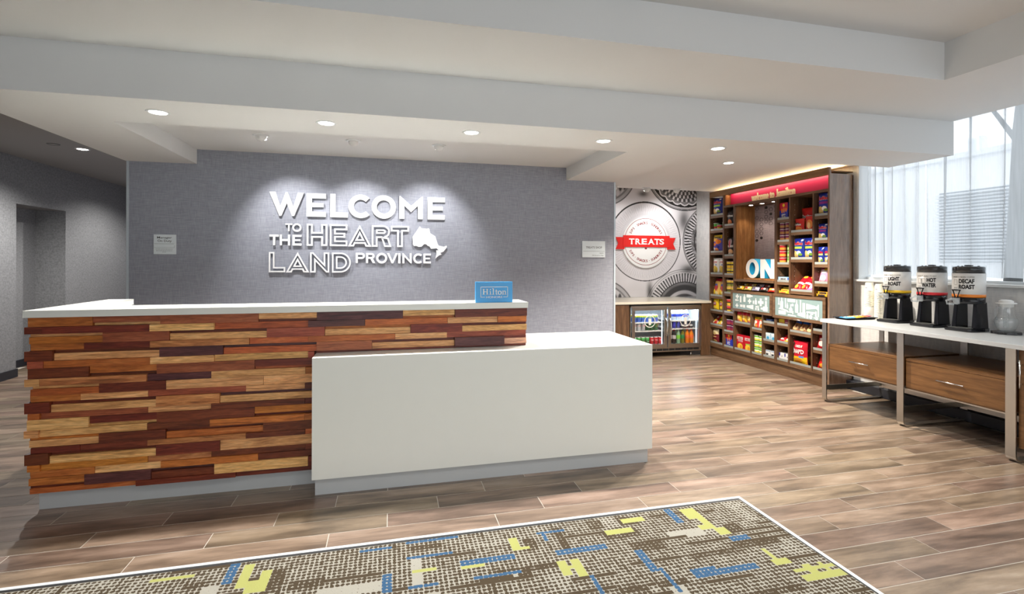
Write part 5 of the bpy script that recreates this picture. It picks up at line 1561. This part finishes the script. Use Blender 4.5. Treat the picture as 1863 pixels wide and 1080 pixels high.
# candy under the niche
for k, (b_, c1_, tx_, nm) in enumerate((((226, 180, 50), (60, 50, 40), '', 'golden'), ((232, 206, 110), (180, 40, 40), '', 'yellow and red'), ((184, 176, 206), (90, 84, 110), '', 'lilac'), ((54, 48, 44), (180, 60, 60), '', 'black'), ((214, 52, 40), (240, 190, 80), '', 'red'))):
    for j in (0, 1):
        bag('%s candy pack under the niche, %s' % (nm, ('front', 'stacked behind')[j]), 6.22 - .15 * k, 1.05 + .034 * j, .145, .06, .035, (b_, rec(-.6, .6, .3, .75, c1_), ell(.4, .5, .3, .2, (244, 236, 214))), (), tilt=.5, x=SX + .03 + .07 * j, seed=40 + k * 2 + j, name='candy_pack', cat='candy', group='candy packs under the niche', slot=(k, 5, 'n'))
# lower bays
for k in (0, 1, 2):
    bag('red-topped yellow snack pouch, %s of three in a row under the first frosted door' % ('left', 'middle', 'right')[k], 6.265 - .107 * k, .58, .108, .155, .05, ((236, 180, 40), rec(-1, 1, .72, 1, (196, 20, 40)), ell(0, .5, .6, .14, (244, 216, 120)), ell(0, .2, .5, .1, (220, 120, 110))), (), group='red-topped yellow pouches', seed=50 + k, x=SX + .05, slot=(k, 3))
for k in (0, 1):
    carton('red cheese cracker box, %s of two in the bottom bay' % ('left' if k == 0 else 'right'), 6.242 - .165 * k, .193, .15, .21, .05, (190, 24, 40), (rec(-.85, .75, .70, .88, WH), rec(-.6, .7, .54, .66, (236, 200, 200)) if k == 0 else rec(-.6, .6, .40, .50, (150, 200, 80)), ell(0, .22, .75, .22, (240, 196, 60)), ell(.2, .2, .3, .12, (226, 150, 40))), (('CHEEZ-IT', -.75, .68, .73, .85, (160, 30, 40)), ('CRUNCH', -.5, .6, .56, .64, (160, 30, 40))) if k == 0 else (('CHEEZ-IT', -.75, .68, .73, .85, (160, 30, 40)),), group='red cracker boxes', slot=(k, 2))
    bag('red and yellow cheese snack pouch, %s of two under the first frosted door' % ('left' if k == 0 else 'right'), 5.915 - .085 * k, .533, .11, .165, .05, ((206, 60, 50), rec(-1, 1, .76, 1, (236, 196, 50)), ell(0, .55, .6, .14, (240, 226, 210)), ell(.1, .25, .6, .14, (232, 150, 60)), ell(-.4, .3, .3, .16, WH)), (), group='red and yellow pouches', seed=54 + k, tilt=.12, x=SX + .04, slot=(k, 2))
    for b_ in (0, 1, 2):
        tub('lime green chip tub, %s of three, %s stack in the bottom bay' % (('bottom', 'middle', 'top')[b_], ('left', 'right')[k]), 5.893 - .088 * k, .193 + .0855 * b_, .042, .0845, [(.22, (110, 180, 60)), (.5, (226, 206, 90)), (.66, (240, 240, 230)), (.92, (116, 186, 62)), (1, WH)], SX + .06, 'lime chip tubs', slot=(k, 2))
    carton('white and blue travel-size pack, %s of two in the middle bottom bay' % ('left' if k == 0 else 'right'), 5.694 - .09 * k, .193, .082, .085, .08, (226, 228, 228), (rec(-.8, .2, .25, .5, (44, 46, 52)), rec(-1, 1, .85, 1, (150, 170, 200))), (), name='travel_pack', cat='travel pack', group='white travel packs', slot=(k, 2))
    carton('white box with a navy corner, %s of two beside the big red bag' % ('left' if k == 0 else 'right'), 5.45 - .098 * k, .193, .094, .092, .09, (228, 228, 230), (rec(-1, -.55, .55, 1, (50, 50, 150)), ell(.1, .55, .12, .12, (60, 60, 70))), (), name='travel_pack', cat='travel pack', group='navy-cornered boxes', slot=(k, 2))
    carton('pale blue tissue pack, %s of two in the middle bay' % ('left' if k == 0 else 'right'), 5.69 - .085 * k, .408, .08, .10, .09, (196, 222, 238), (ell(0, .35, .6, .22, (70, 160, 206)), rec(-1, 1, .75, 1, (236, 242, 246))), (), name='tissue_pack', cat='tissue pack', group='pale blue tissue packs', slot=(k, 2))
carton('flat blue medicine box in the upper middle bay', 5.63, .648, .11, .045, .09, (84, 120, 206), (rec(-.7, .6, .3, .7, (200, 214, 240)),), (), name='medicine_box')
carton('small blue box stacked behind the flat blue medicine box', 5.62, .648, .12, .075, .06, (70, 100, 196), (), (), x=SX + .18, name='medicine_box')
carton('small yellow medicine box in the bay under the second frosted door', 5.452, .646, .095, .075, .09, (236, 206, 50), (rec(-.8, .8, .3, .45, (214, 120, 60)),), (), x=SX + .03, name='medicine_box', slot=(0, 2))
carton('small maroon medicine box beside the yellow one', 5.352, .646, .075, .075, .09, (160, 60, 90), (rec(-.7, .8, .4, .6, (226, 190, 200)),), (), x=SX + .03, name='medicine_box', slot=(1, 2))
for k, (b_, nm) in enumerate((((196, 30, 40), 'red'), ((232, 180, 40), 'yellow'))):
    bag('%s gummy candy bag lying in the bay above the navy-cornered boxes' % nm, 5.435 - .085 * k, .421, .11, .13, .04, (b_, ell(0, .5, .5, .16, (50, 30, 34)), ell(0, .2, .6, .1, (240, 220, 200))), (), tilt=1.0, x=SX + .03, seed=60 + k, slot=(k, 2))
for k in range(3):
    bag('brown and blue trail mix bag, %s of three leaning under the second frosted door' % ('left', 'middle', 'right')[k], 5.20 - .095 * k, .588, .125, .19, .045, ((150, 104, 62), rec(-1, 1, .52, .68, (40, 96, 190)), rec(-1, 1, .86, 1, (150, 30, 50)), ell(0, .2, .8, .16, (226, 190, 140)), ell(.2, .3, .3, .1, (120, 60, 40))), (), tilt=.6, x=SX + .03, group='trail mix bags', seed=62 + k, slot=(k, 3))
bag('big red and yellow snack bag with large white lettering in the bottom bay', 5.14, .193, .225, .285, .09, ((196, 22, 44), rec(-1, 1, 0, .34, (236, 196, 30)), ell(0, .18, .6, .1, (214, 140, 30)), rec(.15, .72, .30, .38, (90, 140, 206)), ell(-.7, .86, .2, .07, (60, 30, 30))), (("SNAP'D", -.72, .75, .47, .66, WH), ('CHEEZ-IT', -.3, .6, .74, .84, WH)), seed=66)
bag('second red and yellow snack bag tucked behind the big one', 5.03, .193, .15, .27, .07, ((176, 20, 44), rec(-1, 1, 0, .34, (226, 186, 30)), ell(.2, .6, .5, .12, (226, 200, 210))), (), x=SX + .19, seed=67)
carton('flat pink and black box in the top bay behind the console leg', 4.83, .648, .15, .035, .1, (40, 36, 40), (rec(.2, .9, .2, .8, (206, 50, 90)),), ())
bag('red crisp bag in the bay behind the console leg', 4.80, .423, .15, .165, .05, ((196, 28, 40), ell(0, .4, .6, .2, (236, 200, 190)), ell(0, .7, .5, .1, (240, 226, 220))), (), tilt=.2, seed=68)
bag('red cheese snack bag at the floor-level bay behind the console leg', 4.79, .193, .14, .17, .06, ((206, 30, 36), ell(.1, .2, .5, .14, (232, 150, 50))), (), tilt=.3, seed=69)


# ---------------------------------------------------------------- coffee console
con = thing('coffee_console', (4.78, 3.4, 0), 'long coffee console with white top, walnut drawers and brushed nickel legs', 'console table')
CT = .862
MB().box(4.385, 5.195, 1.75, 4.338, CT - .034, CT).build('table_top', plain('console_white_top', (200, 204, 206), .3, vary=.01), con, bevel=.002)


def loop_leg(y0, y1):
    """one flat bar bent into a U: down the front, along the floor, up the rear"""
    x0, x1, t, z1, r = 4.405, 5.165, .012, CT - .034, .05
    pts = [(x0, z1)] + [(x0 + r - r * math.cos(a), r - r * math.sin(a) + .001) for a in [PI / 2 * k / 6 for k in range(7)]] + [(x1 - r + r * math.sin(a), r - r * math.cos(a) + .001) for a in [PI / 2 * k / 6 for k in range(7)]] + [(x1, z1)]
    ri = r - t
    inn = [(x0 + t, z1)] + [(x0 + r - ri * math.cos(a), r - ri * math.sin(a) + .001) for a in [PI / 2 * k / 6 for k in range(7)]] + [(x1 - r + ri * math.sin(a), r - ri * math.cos(a) + .001) for a in [PI / 2 * k / 6 for k in range(7)]] + [(x1 - t, z1)]
    m_ = MB()
    for k in range(len(pts) - 1):
        a, b_, c_, d_ = pts[k], pts[k + 1], inn[k + 1], inn[k]
        P = lambda p, y: (p[0], y, p[1])
        m_.quad(P(a, y0), P(b_, y0), P(b_, y1), P(a, y1)); m_.quad(P(d_, y1), P(c_, y1), P(c_, y0), P(d_, y0))
        m_.quad(P(a, y0), P(d_, y0), P(c_, y0), P(b_, y0)); m_.quad(P(a, y1), P(b_, y1), P(c_, y1), P(d_, y1))
    o = m_.build('leg_loop', NICKEL, con)
    return o


for y0, y1 in ((4.281, 4.331), (3.475, 3.535), (2.658, 2.722), (1.80, 1.86)):
    lg = loop_leg(y0, y1)
    MB().box(4.417, 5.153, (y0 + y1) / 2 - .005, (y0 + y1) / 2 + .005, .125, .172).build('cross_bar', NICKEL, lg)
MB().box(5.136, 5.146, 1.86, 4.28, .115, .165).build('rear_rail', NICKEL, con)
for y0, y1, h0 in ((3.538, 4.278, 3.91), (2.725, 3.472, 3.10)):
    bx_ = MB(); bx_.box(4.43, 5.145, y0, y1, .585, .607); bx_.box(4.432, 5.145, y0, y1, .345, .352); bx_.box(4.45, 5.145, y0, y0 + .015, .352, .585); bx_.box(4.45, 5.145, y1 - .015, y1, .352, .585); bx_.box(5.13, 5.145, y0, y1, .352, .585)
    box_ = bx_.build('drawer_case', TEAK, con)
    MB().box(4.428, 4.447, y0 + .002, y1 - .002, .354, .582).build('drawer_front', TEAK, box_)
    MB().box(4.426, 5.14, y0, y1, .334, .344).build('under_trim', NICKEL, box_)
    h_ = MB(); h_.tube([(4.402, h0 - .103, .476), (4.402, h0 + .103, .476)], .0055, 8)
    for q in (-.07, .07): h_.tube([(4.402, h0 + q, .476), (4.43, h0 + q, .476)], .004, 6)
    h_.build('drawer_pull', CHROME, box_)
cb = MB(); cb.box(4.45, 5.145, 1.862, 2.656, .105, CT - .036)
cbo = cb.build('cupboard', TEAK, con)
for y0, y1, hy in ((2.262, 2.654, 2.632), (1.864, 2.258, 1.89)):
    dr = MB().box(4.43, 4.449, y0, y1, .112, CT - .04).build('cupboard_door', TEAK, cbo)
    h_ = MB(); h_.tube([(4.402, hy, .549), (4.402, hy, .752)], .0055, 8)
    for q in (.58, .72): h_.tube([(4.402, hy, q), (4.43, hy, q)], .004, 6)
    h_.build('cupboard_pull', CHROME, cbo)

# ---------------------------------------------------------------- coffee and water dispensers
LABEL = plain('dispenser_label', (226, 226, 224), .35, vary=.01)
RIM = ACRYL
TAPG = glass_mat('tap_acrylic', (244, 248, 250), refl=0.4, rough=0.05, body=0.22)


def dispenser(y, band_c, lines, top_line, label, cups):
    cx, r, zb = 4.905, .112, CT + .0005
    t = thing('beverage_dispenser', (cx, y, zb), label, 'drink dispenser', 'drink dispensers on the console')
    bc = C(band_c, .35)
    # foot and drip tray
    m_ = MB(); m_.poly([[(4.755, y - .085), (4.775, y - .105), (4.93, y - .11), (5.02, y - .085), (5.03, y), (5.02, y + .085), (4.93, y + .11), (4.775, y + .105), (4.755, y + .085)]], lambda u, v, w: (u, v, zb + w), .026)
    m_.build('foot', BLACK, t, bevel=.006, fix=True)
    MB().box(4.775, 4.875, y - .075, y + .075, zb + .0262, zb + .030).build('drip_grate', plain('grate_grey', (120, 122, 120), .35, metal=.7), t)
    # two side legs and the collar
    for s_ in (-1, 1):
        lg = MB(); yo, yi = y + s_ * .098, y + s_ * .060
        lg.v = [(4.845, yo, zb + .026), (4.99, yo, zb + .026), (4.99, yi, zb + .026), (4.845, yi, zb + .026), (4.865, yo - s_ * .01, 1.112), (4.985, yo - s_ * .01, 1.112), (4.985, yi, 1.112), (4.865, yi, 1.112)]
        for q in ((0, 3, 2, 1), (4, 5, 6, 7), (0, 1, 5, 4), (1, 2, 6, 5), (2, 3, 7, 6), (3, 0, 4, 7)):
            lg.f.append(q); lg.m.append(0); lg.sm.append(False)
        lg.build('leg', BLACK, t, bevel=.004, fix=True)
    MB().lathe(cx, y, [(r * .90, 1.098), (r * .985, 1.104), (r * .985, 1.156)], 40).build('collar', BLACK, t, fix=True)
    MB().lathe(cx, y, [(r, 1.156), (r, 1.181)], 48).build('colour_band', bc, t, fix=True)
    MB().lathe(cx, y, [(r, 1.1812), (r, 1.3625)], 48).build('label_sleeve', LABEL, t, fix=True)
    MB().lathe(cx, y, [(r * .965, 1.3625), (r * .965, 1.412), (r * .9, 1.420), (r * .5, 1.423), (.03, 1.424), (.03, 1.433), (.001, 1.435)], 40).build('lid', BLACK, t, fix=True)
    MB().lathe(cx, y, [(r * .985, 1.3626), (r, 1.365), (r, 1.424), (r * 1.01, 1.427)], 40, cap=False).build('clear_rim', RIM, t)
    for a in (2.4, 3.1, 3.9, 4.8, 5.6):
        MB().lathe(cx + .07 * math.cos(a), y + .07 * math.sin(a), [(.006, 1.42), (.006, 1.4275)], 8).build('lid_knob', BLACK, t, fix=True)
    TX = 4.763
    # tap: clear guard, black lever
    tp = MB()
    tp.lathe(TX, y, [(.02, 1.095), (.024, 1.12), (.024, 1.15)], 14); tp.tube([(TX + .015, y, 1.135), (TX - .045, y + .012, 1.14), (TX - .07, y + .03, 1.125), (TX - .06, y + .03, 1.098), (TX - .015, y + .012, 1.095)], .009, 8)
    tp.build('tap_guard', TAPG, t, fix=True)
    lv = MB(); lv.box(TX - .01, TX + .01, y - .014, y + .014, 1.15, 1.157); lv.box(TX - .007, TX + .007, y - .032, y + .032, 1.213, 1.222)
    lv.tube([(TX, y - .009, 1.155), (TX, y - .016, 1.18), (TX, y - .027, 1.214)], .005, 6); lv.tube([(TX, y + .009, 1.155), (TX, y + .016, 1.18), (TX, y + .027, 1.214)], .005, 6)
    lv.tube([(TX + .015, y, 1.147), (TX + .045, y, 1.147)], .012, 8)
    lv.build('tap_lever', BLACK, t)
    # lettering wrapped on the sleeve; arc position 0 faces the room (-X), positive runs to the reader's right
    def wrap(u, v, w):
        a = PI + u / (r + .0012)
        return (cx + (r + .0012) * math.cos(a), y + (r + .0012) * math.sin(a), v)
    tx = MB()
    for s_, u0, u1, v0, v1, bold in lines:
        put_text(tx, s_, wrap, u0 + .021, u1 + .021, v0, v1, bold=bold)
    tx.build('lettering', BLACK_M, t)
    tx = MB(); put_text(tx, top_line, wrap, -.055, .105, 1.323, 1.337)
    for u, v in cups:                                # little line-drawn cups
        u += .021
        for a, b_, c_, d_ in ((u, u + .002, v, v + .045), (u + .03, u + .032, v, v + .045), (u, u + .032, v + .043, v + .045), (u + .005, u + .027, v, v + .002)):
            tx.quad(wrap(a, c_, 0), wrap(b_, c_, 0), wrap(b_, d_, 0), wrap(a, d_, 0))
    for k in range(3):
        tx.quad(wrap(-.045, 1.205 + k * .014, 0), wrap(-.012, 1.205 + k * .014, 0), wrap(-.012, 1.209 + k * .014, 0), wrap(-.045, 1.209 + k * .014, 0))
    tag(tx.build('fine_print', C((96, 92, 88), .5), t), kind='stuff')


dispenser(3.935, (238, 196, 30), (('LIGHT', -.022, .073, 1.275, 1.314, .05), ('ROAST', -.022, .085, 1.227, 1.266, .05)), 'ARABICA BEAN COFFEE', 'black drink dispenser with a yellow band, lettered LIGHT ROAST', ((-.066, 1.262),))
dispenser(3.605, (214, 44, 54), (('HOT', .012, .08, 1.275, 1.314, .05), ('WATER', -.028, .08, 1.227, 1.266, .05)), "SAVOR IT WHILE IT'S HOT", 'black drink dispenser with a red band, lettered HOT WATER', ((-.066, 1.262), (-.03, 1.262)))
dispenser(3.300, (230, 132, 40), (('DECAF', -.022, .083, 1.275, 1.314, .05), ('ROAST', -.022, .085, 1.227, 1.266, .05)), 'ARABICA BEAN COFFEE', 'black drink dispenser with an orange band, lettered DECAF ROAST', ((-.066, 1.262),))

# paper cups
NTH = 'first second third fourth fifth sixth seventh eighth ninth tenth eleventh twelfth thirteenth fourteenth fifteenth sixteenth seventeenth eighteenth nineteenth twentieth twenty-first twenty-second'.split()
CUP = plain('paper_cup', (238, 234, 218), .55, vary=.01); CUPL = C((44, 52, 110), .5)
cm = MB().lathe(0, 0, [(.0465, 0), (.049, .0025), (.0465, .006), (.0448, .0065), (.036, .088), (.034, .09), (.034, .086), (.0445, .004)], 22, cap=False).mesh('paper_cup', CUP)
cm2 = MB().lathe(0, 0, [(.0338, .0875), (.0005, .0875)], 22, cap=False).mesh('cup_base', CUP)
mk = MB()
mk.add([(-.02 + .012 * i, v, 0) for i in range(4) for v in (.030, .040)], [(0, 2, 3, 1), (2, 4, 5, 3), (4, 6, 7, 5)], lambda u, v, w: (-(.0452 - (v - .006) * .113) * math.cos(u / .042), (.0452 - (v - .006) * .113) * math.sin(-u / .042), v))
mkm = mk.mesh('cup_mark', CUPL)
jar = thing('cup_canister', (5.0, 4.312, CT), 'short white canister holding up the first stack of paper cups', 'canister')
MB().lathe(5.0, 4.312, [(.045, CT + .0006), (.0485, CT + .004), (.0485, CT + .112), (.044, CT + .122), (.034, CT + .124)], 28).build('body', WHITE_P, jar, fix=True)
for (x, y, z0, n, where) in ((5.0, 4.312, CT + .1245, 11, 'on the white canister'), (5.0, 4.198, CT + .0006, 18, 'behind the yellow-banded dispenser')):
    for k in range(n):
        o = bpy.data.objects.new('paper_cup', cm); COL.objects.link(o); o.location = (x, y, z0 + 0.0162 * k); o.rotation_euler.z = random.uniform(-.5, .5)
        tag(o, 'upturned paper cup, topmost of the stack ' + where if k == n - 1 else 'upturned paper cup, %s from the bottom of the stack %s' % (NTH[k], where), 'paper cup', 'paper cups stacked ' + where)
        b_ = bpy.data.objects.new('cup_base', cm2); COL.objects.link(b_); b_.parent = o
        if k >= n - 1 or k % 4 == 1:
            b_ = bpy.data.objects.new('cup_mark', mkm); COL.objects.link(b_); b_.parent = o
            o.rotation_euler.z = -.1

# tray of sachets
tr = thing('sachet_tray', (4.73, 4.245, CT), 'shallow black tray at the far end of the console', 'tray')
m_ = MB(); n = 4
ol = [(4.53, 4.16), (4.92, 4.145), (4.935, 4.325), (4.54, 4.335)]
il = [(4.565, 4.178), (4.89, 4.165), (4.9, 4.308), (4.572, 4.315)]
zs = (CT + .016, CT + .0008, CT + .006)
m_.v = [(x, y, zs[0]) for x, y in ol] + [(x, y, zs[1]) for x, y in il] + [(x, y, zs[0] + .004) for x, y in ol] + [(x, y, zs[2]) for x, y in il]
for k in range(4):
    j = (k + 1) % 4
    m_.f += [(k, j, 4 + j, 4 + k), (8 + j, 8 + k, 12 + k, 12 + j), (8 + k, 8 + j, j, k)]; m_.m += [0] * 3; m_.sm += [False] * 3
m_.f += [(4, 5, 6, 7), (15, 14, 13, 12)]; m_.m += [0, 0]; m_.sm += [False, False]
m_.build('dish', BLACK, tr, fix=True)
for k, (c_, nm) in enumerate((((60, 150, 220), 'blue'), ((70, 160, 226), 'sky blue'), ((236, 190, 50), 'yellow'), ((238, 170, 50), 'amber'), ((226, 120, 60), 'orange'), ((196, 60, 90), 'crimson'))):
    t = thing('sachet', (4.60 + .052 * k, 4.245, CT + .0135 + .003 * k), '%s paper sachet fanned out on the black tray' % nm, 'sachet', 'sachets on the tray')
    s_ = MB(); rz = Matrix.Rotation(.25 - .08 * k, 3, 'Z') @ Matrix.Rotation(-.17, 3, 'Y')
    gr = [[rz @ Vector((-.035 + .07 * i / 4, -.058 + .116 * j / 4, .006 * (1 - (i / 2 - 1) ** 4) * (1 - (j / 2 - 1) ** 4))) for j in range(5)] for i in range(5)]
    for i in range(4):
        for j in range(4):
            s_.quad(*(tuple(gr[a][b_]) for a, b_ in ((i, j), (i + 1, j), (i + 1, j + 1), (i, j + 1))), C(c_, .4), True)
            s_.quad(*(tuple(gr[a][b_] - Vector((0, 0, .0015))) for a, b_ in ((i, j), (i, j + 1), (i + 1, j + 1), (i + 1, j))), C(c_, .4), False)
    o = bpy.data.objects.new('packet', s_.mesh('packet')); COL.objects.link(o); o.parent = t
    sp = MB(); sp.add([(p[0], p[1], 0) for p in circle(0, 0, .016, 12, rx=.012)], [tuple(range(12))], lambda u, v, w: rz @ Vector((u, v, .0085)))
    o = bpy.data.objects.new('emblem', sp.mesh('emblem', C((244, 240, 226), .4))); COL.objects.link(o); o.parent = t

# glass pitcher on its stone trivet
px, py = 4.985, 3.075
tv = thing('trivet', (px, py, CT), 'speckled black stone trivet under the glass pitcher', 'trivet')
m = new_mat('speckled_granite'); nt, N, L, b = nodes(m)
vz = N.new('ShaderNodeTexVoronoi'); vz.inputs['Scale'].default_value = 220
cr = N.new('ShaderNodeValToRGB'); cr.color_ramp.elements[0].position = .16; cr.color_ramp.elements[0].color = (.55, .56, .58, 1); cr.color_ramp.elements[1].position = .22; cr.color_ramp.elements[1].color = (.012, .012, .015, 1)
g = N.new('ShaderNodeNewGeometry'); L.new(g.outputs['Position'], vz.inputs['Vector']); L.new(vz.outputs['Distance'], cr.inputs[0]); L.new(cr.outputs[0], b.inputs['Base Color']); b.inputs['Roughness'].default_value = .3
MB().poly([circle(px, py, .098, 10)], lambda u, v, w: (u, v, CT + .0005 + w), .020).build('slab', m, tv, bevel=.003, fix=True)
z0 = CT + .0212
pt = thing('glass_pitcher', (px, py, z0), 'round glass water pitcher with a white lid beside the orange-banded dispenser', 'pitcher')
prof = [(.001, .002), (.050, .002), (.056, .008), (.066, .035), (.078, .075), (.076, .095), (.060, .125), (.050, .150), (.049, .195), (.053, .228)]
MB().lathe(px, py, [(r_, z0 + h) for r_, h in prof], 36, cap=False).build('glass_body', glass_mat('pitcher_glass', (254, 255, 255), refl=.35, rough=.02, body=.05), pt)
MB().lathe(px, py, [(.001, z0 + .006), (.047, z0 + .006), (.053, z0 + .012), (.063, z0 + .037), (.0745, z0 + .075), (.072, z0 + .098), (.066, z0 + .112), (.001, z0 + .112)], 32, cap=False).build('water', WATER, pt)
MB().lathe(px, py, [(.03, z0 + .20), (.047, z0 + .205), (.047, z0 + .228), (.066, z0 + .23), (.066, z0 + .238), (.045, z0 + .241), (.048, z0 + .252), (.03, z0 + .262), (.001, z0 + .264)], 32).build('lid', WHITE_P, pt, fix=True)
MB().tube([(px - .046, py + .012, z0 + .20), (px - .075, py + .02, z0 + .205), (px - .088, py + .024, z0 + .18), (px - .085, py + .023, z0 + .13), (px - .072, py + .02, z0 + .095)], .0075, 8).build('handle', ACRYL, pt)
MB().lathe(px, py, [(.018, z0 + .03), (.018, z0 + .20)], 16, cap=False).build('infuser_tube', ACRYL, pt)
